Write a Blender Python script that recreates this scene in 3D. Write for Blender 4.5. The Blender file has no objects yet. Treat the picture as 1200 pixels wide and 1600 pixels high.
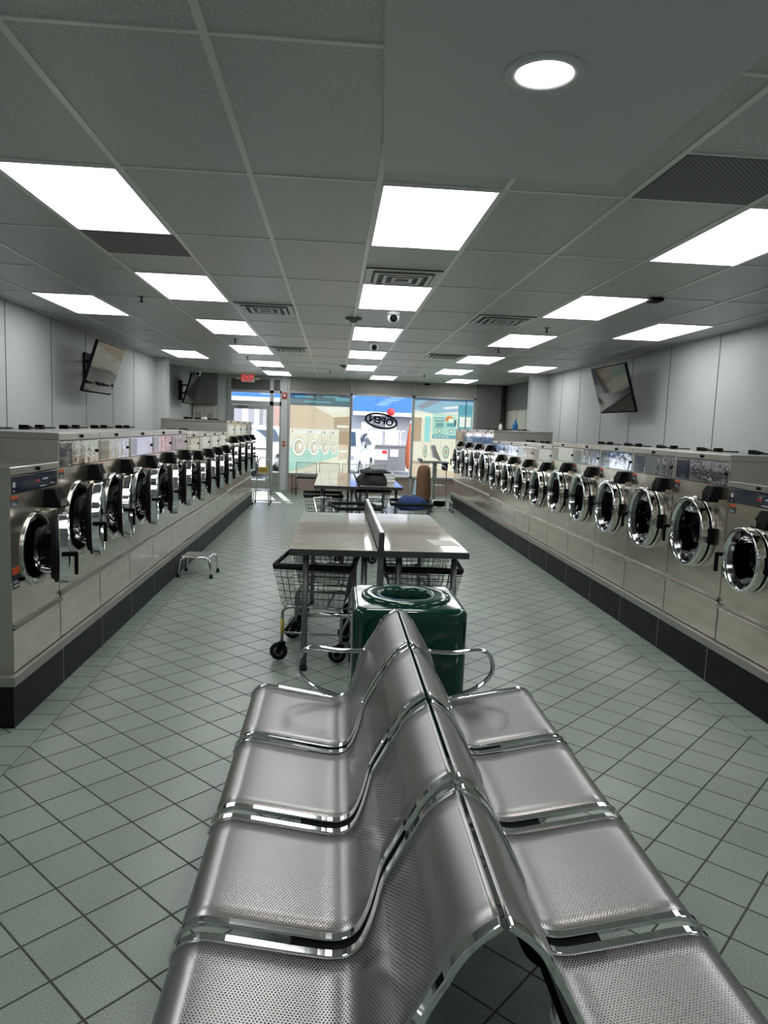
import bpy, math, random
from mathutils import Vector, Matrix
random.seed(7)
PI = math.pi
scene = bpy.context.scene
COL = scene.collection
H_CEIL = 2.82

# ------------------------------------------------------------------ materials
def mat(name, base=(.5, .5, .5), rough=.5, metal=0., **kw):
    m = bpy.data.materials.new(name); m.use_nodes = True
    nt = m.node_tree; b = nt.nodes['Principled BSDF']
    b.inputs['Base Color'].default_value = (*base, 1)
    b.inputs['Roughness'].default_value = rough
    b.inputs['Metallic'].default_value = metal
    for k, v in kw.items():
        k = {'spec': 'Specular IOR Level', 'coat': 'Coat Weight', 'aniso': 'Anisotropic', 'sheen': 'Sheen Weight'}[k]
        b.inputs[k].default_value = v
    return m

def nd(nt, typ, **kw):
    n = nt.nodes.new(typ)
    for k, v in kw.items():
        if k.startswith('i_'):
            key = k[2:]
            n.inputs[int(key) if key.isdigit() else key.replace('_', ' ')].default_value = v
        else: setattr(n, k, v)
    return n

def noise_color(m, scale, c1, c2, lo=.35, hi=.65, coord='Object', stretch=None, detail=4.):
    nt = m.node_tree; b = nt.nodes['Principled BSDF']
    tc = nd(nt, 'ShaderNodeTexCoord'); src = tc.outputs[coord]
    if stretch:
        mp = nd(nt, 'ShaderNodeMapping'); mp.inputs['Scale'].default_value = stretch
        nt.links.new(src, mp.inputs[0]); src = mp.outputs[0]
    n = nd(nt, 'ShaderNodeTexNoise'); n.inputs['Scale'].default_value = scale; n.inputs['Detail'].default_value = detail
    nt.links.new(src, n.inputs['Vector'])
    r = nd(nt, 'ShaderNodeValToRGB')
    r.color_ramp.elements[0].position = lo; r.color_ramp.elements[0].color = (*c1, 1)
    r.color_ramp.elements[1].position = hi; r.color_ramp.elements[1].color = (*c2, 1)
    nt.links.new(n.outputs['Fac'], r.inputs[0]); nt.links.new(r.outputs[0], b.inputs['Base Color'])
    return n

def bump(m, scale, strength, dist=.002, stretch=None, coord='Object'):
    nt = m.node_tree; b = nt.nodes['Principled BSDF']
    tc = nd(nt, 'ShaderNodeTexCoord'); src = tc.outputs[coord]
    if stretch:
        mp = nd(nt, 'ShaderNodeMapping'); mp.inputs['Scale'].default_value = stretch
        nt.links.new(src, mp.inputs[0]); src = mp.outputs[0]
    n = nd(nt, 'ShaderNodeTexNoise'); n.inputs['Scale'].default_value = scale; n.inputs['Detail'].default_value = 3
    nt.links.new(src, n.inputs['Vector'])
    bp = nd(nt, 'ShaderNodeBump'); bp.inputs['Strength'].default_value = strength; bp.inputs['Distance'].default_value = dist
    nt.links.new(n.outputs['Fac'], bp.inputs['Height']); nt.links.new(bp.outputs[0], b.inputs['Normal'])

def math_n(nt, op, a, b=None, c=None):
    n = nd(nt, 'ShaderNodeMath', operation=op)
    for i, v in enumerate((a, b, c)):
        if v is None: continue
        if isinstance(v, (int, float)): n.inputs[i].default_value = v
        else: nt.links.new(v, n.inputs[i])
    return n.outputs[0]

M = {}
# brushed stainless sheet
M['steel'] = mat('brushed_steel', (.50, .465, .42), .20, .95)
noise_color(M['steel'], 3., (.63, .565, .485), (.75, .68, .585), stretch=(1, 1, 5))
bump(M['steel'], 2.2, .25, .02)
M['steel_side'] = mat('steel_side', (.50, .485, .45), .38, .85)
bump(M['steel_side'], 3, .15, .01)
M['steel_dark'] = mat('steel_dark', (.16, .17, .16), .45, .55)
M['cap'] = mat('steel_trim', (.52, .49, .45), .25, .92)
M['chrome'] = mat('chrome', (.80, .81, .82), .06, 1.)
M['chrome_dim'] = mat('chrome_dim', (.20, .20, .20), .12, 1.)
M['chrome_soft'] = mat('chrome_soft', (.62, .63, .62), .16, 1.)
M['panel'] = mat('control_panel_glossy', (.50, .50, .54), .035, .92)
bump(M['panel'], 9., .35, .006)
M['panel_navy'] = mat('control_panel_navy', (.010, .018, .045), .12, .0, coat=.6)
M['black'] = mat('black_plastic', (.005, .0055, .006), .6, spec=.05)
M['rubber'] = mat('black_rubber', (.008, .009, .009), .6, spec=.25)
M['drum'] = mat('drum_steel', (.20, .20, .20), .3, .9)
M['orange'] = mat('orange_label', (.62, .09, .02), .5)
M['label_dark'] = mat('dark_label', (.03, .035, .05), .4)
M['white_ink'] = mat('white_ink', (.62, .66, .70), .5)
M['red_ink'] = mat('red_ink', (.45, .03, .03), .5)
M['bench'] = mat('bench_steel', (.45, .45, .455), .27, .95, aniso=.3)
M['table'] = mat('table_laminate', (.55, .49, .42), .06, spec=.7)
M['table_edge'] = mat('dark_edge', (.045, .05, .05), .35)
M['tube_grey'] = mat('grey_tube', (.20, .21, .21), .35, .6)
M['green'] = mat('green_fibreglass', (.003, .040, .028), .10, 0, coat=.3)
M['green_top'] = M['green']
M['wall'] = mat('wall_panel', (.50, .53, .515), .5)
bump(M['wall'], 110, .15, .002)
M['wall_light'] = mat('wall_light', (.60, .62, .61), .5)
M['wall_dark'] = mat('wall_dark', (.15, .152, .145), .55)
M['cream'] = mat('cream_paint', (.62, .61, .55), .5)
M['frame'] = mat('storefront_aluminium', (.42, .43, .42), .4, .3)
M['header'] = mat('header_panel', (.36, .35, .32), .55)
M['header_dark'] = mat('header_dark', (.12, .12, .11), .5)
M['white'] = mat('white_plastic', (.75, .77, .77), .4)
M['offwhite'] = mat('ceiling_paint', (.60, .605, .60), .55)
M['tbar'] = mat('ceiling_bar', (.88, .87, .86), .28)
M['soffit'] = mat('drywall_paint', (.70, .685, .70), .42)
M['screen'] = mat('screen_glass', (.006, .006, .008), .045, 0, spec=.35)
M['red'] = mat('red_plastic', (.50, .02, .03), .4)
M['plinth'] = mat('plinth_black', (.012, .014, .014), .42, spec=.10)
noise_color(M['plinth'], 60, (.007, .009, .009), (.015, .017, .017))
M['plinth_cap'] = mat('plinth_cap', (.30, .29, .27), .35, .4)
M['brown'] = mat('brown_fabric', (.20, .10, .055), .8)
M['lightblue'] = mat('pale_blue_fabric', (.45, .60, .70), .8)
M['navy_cloth'] = mat('navy_fabric', (.015, .035, .14), .85)
bump(M['navy_cloth'], 20, .4, .02)
M['black_cloth'] = mat('black_fabric', (.012, .013, .015), .7)
bump(M['black_cloth'], 14, .5, .02)
M['yellow'] = mat('yellow_label', (.70, .50, .08), .5)
M['blue'] = mat('blue_plastic', (.02, .16, .38), .3)
M['pinkwall'] = mat('sill_tile', (.40, .31, .27), .5)
M['wire'] = mat('galvanised_wire', (.42, .42, .41), .3, .9)
M['basket_wire'] = mat('basket_wire', (.10, .10, .10), .35, .7)

def tilemat(name, ang, ou, ov, stagger=False):
    """square ceramic tile, .2032 m; grid rotated by ang"""
    m = mat(name, rough=.36); nt = m.node_tree; b = nt.nodes['Principled BSDF']
    tc = nd(nt, 'ShaderNodeTexCoord'); sp = nd(nt, 'ShaderNodeSeparateXYZ'); nt.links.new(tc.outputs['Object'], sp.inputs[0])
    X, Y = sp.outputs[0], sp.outputs[1]
    t = .2032; ds = []
    ca, sa = math.cos(ang), math.sin(ang)
    cells = []
    for (a, c, o) in ((ca, -sa, ou), (sa, ca, ov)):
        v = math_n(nt, 'ADD', math_n(nt, 'MULTIPLY', X, a / t), math_n(nt, 'MULTIPLY', Y, c / t))
        v = math_n(nt, 'ADD', v, 400. - o)
        cells.append(math_n(nt, 'FLOOR', v))
        fr = math_n(nt, 'FRACT', v)
        d = math_n(nt, 'ABSOLUTE', math_n(nt, 'SUBTRACT', fr, .5))     # .5 at the joint
        ds.append(d)
    g = math_n(nt, 'MAXIMUM', ds[0], ds[1])
    mr = nd(nt, 'ShaderNodeMapRange', interpolation_type='SMOOTHSTEP')
    mr.inputs['From Min'].default_value = .474; mr.inputs['From Max'].default_value = .488
    nt.links.new(g, mr.inputs['Value'])
    cv = nd(nt, 'ShaderNodeCombineXYZ'); nt.links.new(cells[0], cv.inputs[0]); nt.links.new(cells[1], cv.inputs[1])
    wn = nd(nt, 'ShaderNodeTexWhiteNoise', noise_dimensions='2D'); nt.links.new(cv.outputs[0], wn.inputs['Vector'])
    n = nd(nt, 'ShaderNodeTexNoise'); n.inputs['Scale'].default_value = 260; n.inputs['Detail'].default_value = 3
    nt.links.new(tc.outputs['Object'], n.inputs['Vector'])
    n2 = nd(nt, 'ShaderNodeTexNoise'); n2.inputs['Scale'].default_value = 1.3; n2.inputs['Detail'].default_value = 5
    nt.links.new(tc.outputs['Object'], n2.inputs['Vector'])
    r = nd(nt, 'ShaderNodeValToRGB')
    r.color_ramp.elements[0].position = .40; r.color_ramp.elements[0].color = (.165, .212, .180, 1)
    r.color_ramp.elements[1].position = .60; r.color_ramp.elements[1].color = (.335, .392, .345, 1)
    nt.links.new(n.outputs['Fac'], r.inputs[0])
    val = math_n(nt, 'ADD', math_n(nt, 'MULTIPLY', wn.outputs['Value'], .14), math_n(nt, 'MULTIPLY', n2.outputs['Fac'], .35))
    val = math_n(nt, 'ADD', val, .78)
    hsv = nd(nt, 'ShaderNodeHueSaturation'); nt.links.new(val, hsv.inputs['Value']); nt.links.new(r.outputs[0], hsv.inputs['Color'])
    mx = nd(nt, 'ShaderNodeMix', data_type='RGBA'); mx.inputs['B'].default_value = (.050, .043, .037, 1)
    nt.links.new(mr.outputs[0], mx.inputs['Factor']); nt.links.new(hsv.outputs[0], mx.inputs['A'])
    nt.links.new(mx.outputs['Result'], b.inputs['Base Color'])
    rr = math_n(nt, 'ADD', math_n(nt, 'MULTIPLY', mr.outputs[0], .4), .30); nt.links.new(rr, b.inputs['Roughness'])
    bp = nd(nt, 'ShaderNodeBump'); bp.inputs['Strength'].default_value = .5; bp.inputs['Distance'].default_value = .002
    h = math_n(nt, 'SUBTRACT', math_n(nt, 'MULTIPLY', n.outputs['Fac'], .25), mr.outputs[0])
    nt.links.new(h, bp.inputs['Height']); nt.links.new(bp.outputs[0], b.inputs['Normal'])
    return m
M['floor'] = tilemat('floor_tile_diagonal', PI / 4, .30, .24)
M['floor_border'] = tilemat('floor_tile_border', 0., (-1.475 / .2032) % 1, (3.765 / .2032) % 1)
M['floor_border_right'] = tilemat('floor_tile_border_right', 0., (2.40 / .2032) % 1, (3.83 / .2032) % 1)

# ceiling tile: vinyl faced, finely speckled
M['tile'] = mat('ceiling_tile', (.47, .48, .47), .36)
noise_color(M['tile'], 190, (.47, .475, .47), (.72, .725, .715), .42, .60, detail=5.)
bump(M['tile'], 260, .35, .002)
M['grille'] = mat('dark_grille', (.13, .13, .13), .6)
_n = M['grille'].node_tree
_tc = nd(_n, 'ShaderNodeTexCoord'); _w = nd(_n, 'ShaderNodeTexChecker'); _w.inputs['Scale'].default_value = 80
_w.inputs['Color1'].default_value = (.06, .06, .06, 1); _w.inputs['Color2'].default_value = (.26, .26, .26, 1)
_n.links.new(_tc.outputs['Object'], _w.inputs['Vector']); _n.links.new(_w.outputs[0], _n.nodes['Principled BSDF'].inputs['Base Color'])
# laminate with faint marbling
noise_color(M['table'], 1.6, (.40, .355, .31), (.60, .55, .48), .35, .62, stretch=(1, 2.2, 1), detail=6.)
M['table_far'] = M['table']

def emis(name, col, s):
    m = bpy.data.materials.new(name); m.use_nodes = True; nt = m.node_tree
    nt.nodes.remove(nt.nodes['Principled BSDF'])
    e = nd(nt, 'ShaderNodeEmission'); e.inputs[0].default_value = (*col, 1); e.inputs[1].default_value = s
    nt.links.new(e.outputs[0], nt.nodes['Material Output'].inputs[0]); return m
M['led'] = emis('led_panel', (.975, 1., .99), 7.0)
M['led_round'] = emis('led_round', (1., .93, .92), 14.)
M['exit_red'] = emis('exit_red', (1., .06, .07), .85)
M['exit_body'] = mat('exit_body', (.80, .78, .76), .4)

def glassmat(name, tint, rough=.02, ior=1.45, gl=(1, 1, 1)):
    m = bpy.data.materials.new(name); m.use_nodes = True; nt = m.node_tree
    nt.nodes.remove(nt.nodes['Principled BSDF'])
    t = nd(nt, 'ShaderNodeBsdfTransparent'); t.inputs[0].default_value = (*tint, 1)
    g = nd(nt, 'ShaderNodeBsdfGlossy'); g.inputs['Roughness'].default_value = rough; g.inputs[0].default_value = (*gl, 1)
    f = nd(nt, 'ShaderNodeFresnel'); f.inputs[0].default_value = ior
    x = nd(nt, 'ShaderNodeMixShader')
    nt.links.new(f.outputs[0], x.inputs[0]); nt.links.new(t.outputs[0], x.inputs[1]); nt.links.new(g.outputs[0], x.inputs[2])
    nt.links.new(x.outputs[0], nt.nodes['Material Output'].inputs[0]); return m
M['pane'] = glassmat('window_glass', (.93, .96, .95))
M['door_glass'] = glassmat('washer_door_glass', (.16, .165, .165), .04, 1.33, (.8, .8, .8))

def film(name, col, tr=.12):
    """printed vinyl on the window: light from the street shines through it"""
    m = bpy.data.materials.new(name); m.use_nodes = True; nt = m.node_tree
    nt.nodes.remove(nt.nodes['Principled BSDF'])
    a = nd(nt, 'ShaderNodeBsdfTranslucent'); a.inputs[0].default_value = (*col, 1)
    d = nd(nt, 'ShaderNodeBsdfDiffuse'); d.inputs[0].default_value = (*col, 1)
    t = nd(nt, 'ShaderNodeBsdfTransparent')
    x1 = nd(nt, 'ShaderNodeMixShader'); x1.inputs[0].default_value = .35
    x2 = nd(nt, 'ShaderNodeMixShader'); x2.inputs[0].default_value = tr
    nt.links.new(a.outputs[0], x1.inputs[1]); nt.links.new(d.outputs[0], x1.inputs[2])
    nt.links.new(x1.outputs[0], x2.inputs[1]); nt.links.new(t.outputs[0], x2.inputs[2])
    nt.links.new(x2.outputs[0], nt.nodes['Material Output'].inputs[0]); return m
for k, c in dict(f_beige=(.80, .70, .55), f_cream=(.92, .90, .76), f_mint=(.55, .80, .70), f_teal=(.22, .50, .52),
                 f_slate=(.16, .24, .28), f_white=(.95, .96, .90), f_tan=(.62, .50, .36), f_aqua=(.45, .82, .80),
                 f_grey=(.45, .47, .45), f_orange=(.80, .35, .10), f_sky=(.45, .65, .70)).items():
    M[k] = film('vinyl_' + k[2:], tuple((v ** 1.3) * .68 for v in c), .06)

# perforated seat sheet : UV in metres, UV.y < 0 means solid margin
def perf():
    m = mat('perforated_steel', (.41, .405, .40), .36, .95); nt = m.node_tree; b = nt.nodes['Principled BSDF']
    uv = nd(nt, 'ShaderNodeUVMap'); uv.uv_map = 'UVMap'
    sp = nd(nt, 'ShaderNodeSeparateXYZ'); nt.links.new(uv.outputs[0], sp.inputs[0])
    px, py = .0080, .0070
    row = math_n(nt, 'DIVIDE', sp.outputs[0], py)
    fl = math_n(nt, 'FLOOR', row)
    odd = math_n(nt, 'MULTIPLY', math_n(nt, 'MODULO', fl, 2.), .5)
    u = math_n(nt, 'ADD', math_n(nt, 'DIVIDE', sp.outputs[1], px), odd)
    dx = math_n(nt, 'MULTIPLY', math_n(nt, 'SUBTRACT', math_n(nt, 'FRACT', u), .5), px)
    dy = math_n(nt, 'MULTIPLY', math_n(nt, 'SUBTRACT', math_n(nt, 'FRACT', row), .5), py)
    r2 = math_n(nt, 'ADD', math_n(nt, 'MULTIPLY', dx, dx), math_n(nt, 'MULTIPLY', dy, dy))
    hole = math_n(nt, 'LESS_THAN', r2, .0023 ** 2)
    # keep margins solid: u in .035...; v in .075...
    for (s, lo, hi) in ((0, .036, .457), (1, .092, .790)):
        hole = math_n(nt, 'MULTIPLY', hole, math_n(nt, 'GREATER_THAN', sp.outputs[s], lo))
        hole = math_n(nt, 'MULTIPLY', hole, math_n(nt, 'LESS_THAN', sp.outputs[s], hi))
    inv = math_n(nt, 'SUBTRACT', 1., hole)
    nt.links.new(inv, b.inputs['Alpha'])
    return m
M['perf'] = perf()

# ------------------------------------------------------------------ mesh builder
class MB:
    def __init__(s): s.v = []; s.f = []; s.m = []; s.sm = []; s.mats = []; s.mtx = None
    def mi(s, name):
        if name not in s.mats: s.mats.append(name)
        return s.mats.index(name)
    def add(s, vs, fs, m, smooth=False):
        o = len(s.v)
        if s.mtx is not None: vs = [tuple(s.mtx @ Vector(v)) for v in vs]
        s.v += [tuple(v) for v in vs]; k = s.mi(m)
        for f in fs: s.f.append([i + o for i in f]); s.m.append(k); s.sm.append(smooth)
    def box(s, x0, x1, y0, y1, z0, z1, m):
        vs = [(x0, y0, z0), (x1, y0, z0), (x1, y1, z0), (x0, y1, z0), (x0, y0, z1), (x1, y0, z1), (x1, y1, z1), (x0, y1, z1)]
        s.add(vs, [(0, 3, 2, 1), (4, 5, 6, 7), (0, 1, 5, 4), (1, 2, 6, 5), (2, 3, 7, 6), (3, 0, 4, 7)], m)
    def hexa(s, bot, top, m):
        s.add(list(bot) + list(top), [(0, 3, 2, 1), (4, 5, 6, 7), (0, 1, 5, 4), (1, 2, 6, 5), (2, 3, 7, 6), (3, 0, 4, 7)], m)
    def tube(s, pts, r, m, n=8, closed=False, caps=True, flat=None):
        pts = [Vector(p) for p in pts]; N = len(pts); vs = []; fs = []
        ref = None
        for i, p in enumerate(pts):
            if closed: t = pts[(i + 1) % N] - pts[i - 1]
            else: t = pts[min(i + 1, N - 1)] - pts[max(i - 1, 0)]
            t.normalize()
            if ref is None:
                ref = Vector((0, 0, 1)) if abs(t.z) < .9 else Vector((1, 0, 0))
            a = t.cross(ref)
            if a.length < 1e-4: a = t.cross(Vector((0, 1, 0)))
            a.normalize(); b = a.cross(t).normalized(); ref = b
            rr = r[i] if isinstance(r, (list, tuple)) else r
            ra, rb = (rr, rr) if flat is None else flat
            for k in range(n):
                an = 2 * PI * (k + .5) / n
                vs.append(p + a * (ra * math.cos(an)) + b * (rb * math.sin(an)))
        for i in range(N if closed else N - 1):
            j = (i + 1) % N
            for k in range(n):
                l = (k + 1) % n
                fs.append((i * n + k, i * n + l, j * n + l, j * n + k))
        if caps and not closed:
            fs.append(tuple(reversed(range(n)))); fs.append(tuple(range((N - 1) * n, N * n)))
        s.add(vs, fs, m, n > 4)
    def lathe(s, prof, m, n=40, axis='z', c=(0, 0, 0), smooth=True):
        """prof: list of (r, h) along axis"""
        vs = []; fs = []
        for (r, h) in prof:
            for k in range(n):
                a = 2 * PI * k / n; x, y = r * math.cos(a), r * math.sin(a)
                if axis == 'z': v = (x, y, h)
                elif axis == 'y': v = (x, h, y)
                else: v = (h, x, y)
                vs.append((v[0] + c[0], v[1] + c[1], v[2] + c[2]))
        for i in range(len(prof) - 1):
            for k in range(n):
                l = (k + 1) % n
                q = (i * n + k, i * n + l, (i + 1) * n + l, (i + 1) * n + k)
                fs.append(q if axis != 'y' else tuple(reversed(q)))
        if prof[0][0] > 1e-6 and prof[-1][0] > 1e-6: pass
        s.add(vs, fs, m, smooth)
    def disc(s, r, m, axis='z', c=(0, 0, 0), n=32, flip=False):
        vs = []
        for k in range(n):
            a = 2 * PI * k / n; x, y = r * math.cos(a), r * math.sin(a)
            v = (x, y, 0) if axis == 'z' else (x, 0, y) if axis == 'y' else (0, x, y)
            vs.append((v[0] + c[0], v[1] + c[1], v[2] + c[2]))
        f = list(range(n)); s.add(vs, [tuple(reversed(f)) if flip else tuple(f)], m)
    def prism(s, poly, a0, a1, axis, m):
        """poly in the plane across axis, extruded a0..a1"""
        def mk(p, a):
            return (a, p[0], p[1]) if axis == 'x' else (p[0], a, p[1]) if axis == 'y' else (p[0], p[1], a)
        n = len(poly); vs = [mk(p, a0) for p in poly] + [mk(p, a1) for p in poly]
        fs = [tuple(range(n - 1, -1, -1)), tuple(range(n, 2 * n))] + [(i, (i + 1) % n, (i + 1) % n + n, i + n) for i in range(n)]
        s.add(vs, fs, m)
    def build(s, name, parent=None, loc=None, rot=None, bevel=None):
        me = bpy.data.meshes.new(name); me.from_pydata(s.v, [], s.f)
        for k in s.mats: me.materials.append(M[k])
        me.polygons.foreach_set('material_index', s.m); me.polygons.foreach_set('use_smooth', s.sm); me.update()
        o = bpy.data.objects.new(name, me); COL.objects.link(o)
        if parent: o.parent = parent
        if loc: o.location = loc
        if rot: o.rotation_euler = rot
        if bevel:
            b = o.modifiers.new('bevel', 'BEVEL'); b.width = bevel; b.segments = 2; b.limit_method = 'ANGLE'; b.angle_limit = .7
            b.harden_normals = False
        return o

def quick(name, fn, parent=None, bevel=None, **kw):
    b = MB(); fn(b); return b.build(name, parent, bevel=bevel, **kw)
def box(name, dims, m, parent=None, bevel=None):
    b = MB(); b.box(*dims, m); return b.build(name, parent, bevel=bevel)
def empty(name, loc, rz=0):
    o = bpy.data.objects.new(name, None); o.empty_display_size = .1; COL.objects.link(o); o.location = loc; o.rotation_euler = (0, 0, rz); return o
def tag(o, label, cat, group=None):
    o['label'] = label; o['category'] = cat
    if group: o['group'] = group
    return o
def struct(o): o['kind'] = 'structure'; return o
def copy_tree(o, parent=None):
    c = o.copy(); COL.objects.link(c); c.parent = parent
    for ch in list(o.children): copy_tree(ch, c)
    return c
def kids(o, name): return [c for c in o.children if c.name.split('.')[0] == name]
def smooth_path(pts, k=6, closed=False):
    P = [Vector(p) for p in pts]; out = []; n = len(P)
    rng = range(n if closed else n - 1)
    for i in rng:
        p0 = P[(i - 1) % n] if closed or i > 0 else P[0]; p1 = P[i]; p2 = P[(i + 1) % n]
        p3 = P[(i + 2) % n] if closed or i + 2 < n else P[-1]
        for j in range(k):
            t = j / k
            out.append(.5 * ((2 * p1) + (p2 - p0) * t + (2 * p0 - 5 * p1 + 4 * p2 - p3) * t * t + (3 * p1 - p0 - 3 * p2 + p3) * t ** 3))
    if not closed: out.append(P[-1])
    return out
def text_mesh(txt, size, m, extrude=.004, name='lettering', parent=None, loc=(0, 0, 0), rot=(PI / 2, 0, 0), shear=0., sx=1., off=0.):
    cu = bpy.data.curves.new(name, 'FONT'); cu.body = txt; cu.size = size; cu.extrude = extrude; cu.align_x = 'CENTER'; cu.align_y = 'CENTER'
    cu.shear = shear; cu.offset = off
    t = bpy.data.objects.new(name, cu); COL.objects.link(t)
    dg = bpy.context.evaluated_depsgraph_get(); me = bpy.data.meshes.new_from_object(t.evaluated_get(dg))
    bpy.data.objects.remove(t); me.materials.clear(); me.materials.append(M[m])
    o = bpy.data.objects.new(name, me); COL.objects.link(o)
    o.parent = parent; o.location = loc; o.rotation_euler = rot; o.scale = (sx, 1, 1); return o

# ------------------------------------------------------------------ camera
f_px, yaw, pitch, roll = 1127.1, .0724, .1157, .0379
cy, sy = math.cos(yaw), math.sin(yaw)
fw = Vector((sy * math.cos(pitch), cy * math.cos(pitch), -math.sin(pitch)))
r0 = Vector((cy, -sy, 0)); u0 = r0.cross(fw)
rt = r0 * math.cos(roll) + u0 * math.sin(roll); up = -r0 * math.sin(roll) + u0 * math.cos(roll)
cam = bpy.data.cameras.new('camera'); co = bpy.data.objects.new('camera', cam); COL.objects.link(co)
mw = Matrix((( rt.x, up.x, -fw.x, 0), (rt.y, up.y, -fw.y, 0), (rt.z, up.z, -fw.z, 1.65), (0, 0, 0, 1)))
co.matrix_world = mw
cam.sensor_fit = 'VERTICAL'; cam.sensor_height = 24; cam.lens = 24 * f_px / 1600; cam.clip_start = .02; cam.clip_end = 300
scene.camera = co

# ------------------------------------------------------------------ room shell
YB, YF = -2.4, 18.30           # back of room, storefront plane
XL, XR = -3.42, 4.22
def floor(b):
    def q(x0, x1, m): b.add([(x0, YB, 0), (x1, YB, 0), (x1, YF + .05, 0), (x0, YF + .05, 0)], [(0, 1, 2, 3)], m)
    q(-3.9, -1.64, 'floor'); q(-1.64, -1.475, 'floor_border'); q(-1.475, 2.40, 'floor'); q(2.40, 2.603, 'floor_border_right'); q(2.603, 4.7, 'floor')
struct(quick('floor', floor))
def ceil(b): b.box(-3.9, 4.7, YB - .1, YF + .1, H_CEIL, H_CEIL + .08, 'tile')
struct(quick('ceiling', ceil))
TX = [-2.95, -2.34, -1.65, -1.04, -.43, .18, .79, 1.40, 2.02, 2.64, 3.25, 3.86]
TY = [-1.3, -.08, 1.15, 2.37, 3.61, 4.81, 6.05, 7.30, 8.60, 9.92, 11.25, 12.50, 13.85, 15.15, 16.40, 17.70]
def bars(b):
    for x in TX: b.box(x - .014, x + .014, YB, YF - .02, H_CEIL - .006, H_CEIL + .001, 'tbar')
    for y in TY: b.box(XL, XR, y - .010, y + .010, H_CEIL - .005, H_CEIL + .001, 'tbar')
    for (x0, x1, y) in ((.18, .79, 5.43), (-1.65, -1.04, 5.44), (1.40, 2.02, 3.02), (-1.04, -.43, 7.93), (1.40, 2.02, 7.93)):
        b.box(x0, x1, y - .010, y + .010, H_CEIL - .005, H_CEIL + .001, 'tbar')
    b.box(XL, XL + .022, YB, 14.2, H_CEIL - .005, H_CEIL + .001, 'tbar'); b.box(XR - .022, XR, YB, 14.3, H_CEIL - .005, H_CEIL + .001, 'tbar')
struct(quick('trim_1', bars))
def wallseams(b, x, sgn, ys, y0, y1):
    b.box(min(x, x + sgn * .1), max(x, x + sgn * .1), y0, y1, 0, H_CEIL, 'wall')
    for y in ys: b.box(min(x, x - sgn * .004), max(x, x - sgn * .004), y - .006, y + .006, 0, H_CEIL, 'steel_dark')
struct(quick('wall_left', lambda b: wallseams(b, XL, -1, [.5, 1.73, 2.95, 4.18, 5.4, 6.63, 7.86, 9.08, 10.30, 11.52, 12.67], YB, 14.2)))
struct(quick('wall_right', lambda b: wallseams(b, XR, 1, [.5, 1.73, 2.95, 4.18, 5.4, 6.62, 7.85, 9.03, 10.2, 11.32, 12.4, 13.4], YB, 14.3)))
struct(box('wall_back', (-3.9, 4.7, YB - .1, YB, 0, H_CEIL), 'wall'))
# pilasters and recesses beside the storefront
struct(box('wall_left_pilaster', (-3.62, -3.23, 14.2, 14.50, 0, H_CEIL), 'wall_light'))
struct(box('wall_left_recess', (-3.62, -3.52, 14.5, YF, 0, H_CEIL), 'wall_light'))
struct(box('wall_right_pilaster', (3.885, 4.40, 14.3, 14.55, 0, H_CEIL), 'wall_light'))
def rr(b):
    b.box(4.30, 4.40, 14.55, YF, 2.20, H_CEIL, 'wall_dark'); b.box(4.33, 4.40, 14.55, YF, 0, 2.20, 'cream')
    for y in (15.4, 16.25, 17.1, 17.95): b.box(4.322, 4.33, y - .006, y + .006, 0, 2.2, 'header')
struct(quick('wall_right_recess', rr))
def wf(b):
    # dark bulkheads either side and light jamb wall, header panels
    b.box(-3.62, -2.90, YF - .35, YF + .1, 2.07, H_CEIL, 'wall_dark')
    b.box(-3.62, -2.90, YF + .0, YF + .1, 0, 2.07, 'cream')
    b.box(-2.90, -2.66, YF - .02, YF + .1, 0, H_CEIL, 'wall_light')
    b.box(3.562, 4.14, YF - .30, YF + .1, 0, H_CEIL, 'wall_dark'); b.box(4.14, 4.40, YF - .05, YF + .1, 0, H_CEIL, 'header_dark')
    b.box(-1.14, 3.60, YF, YF + .1, 0, .40, 'pinkwall')
struct(quick('wall_front', wf))
def cab(b):
    b.box(-3.50, -2.92, YF - .06, YF, .1, 2.05, 'cream')
    for x0 in (-3.47, -3.20): b.box(x0, x0 + .25, YF - .075, YF - .06, .2, 1.98, 'cream')
o = empty('electrical_cabinet', (-3.2, YF - .03, 0)); tag(o, 'cream double door cabinet with small windows in the left recess', 'cabinet')
box('cabinet_body', (-.30, .27, -.03, .03, .02, 2.05), 'cream', o)
for x0 in (-.285, .0):
    d = box('door', (x0, x0 + .265, -.05, -.03, .1, 2.0), 'cream', o, .004)
    box('window_pane', (x0 + .06, x0 + .20, -.056, -.05, 1.45, 1.86), 'header', d)

# soffit with the round downlight
def soff(b):
    poly = [(-.02, -.6), (.045, .9), (.105, 2.13), (.185, 3.385), (1.245, 3.385), (1.245, -.6)]
    b.prism(poly, 2.795, H_CEIL + .001, 'z', 'soffit')
struct(quick('ceiling_soffit', soff))
o = empty('downlight', (.635, 2.41, 2.795)); tag(o, 'round recessed downlight with pinkish glow in the smooth soffit', 'ceiling light')
quick('trim_ring', lambda b: b.lathe([(.128, 0), (.128, -.006), (.115, -.010), (.096, -.010), (.090, -.004), (.088, -.002)], 'white', 48), o)
quick('lamp', lambda b: b.disc(.09, 'led_round', c=(0, 0, -.0035), n=48, flip=True), o)
l = bpy.data.lights.new('downlight_lamp', 'SPOT'); l.energy = 22; l.spot_size = 2.2; l.spot_blend = .7; l.color = (1, .9, .86); l.shadow_soft_size = .08
lo = bpy.data.objects.new('downlight_lamp', l); COL.objects.link(lo); lo.location = (.635, 2.41, 2.775)

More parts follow.
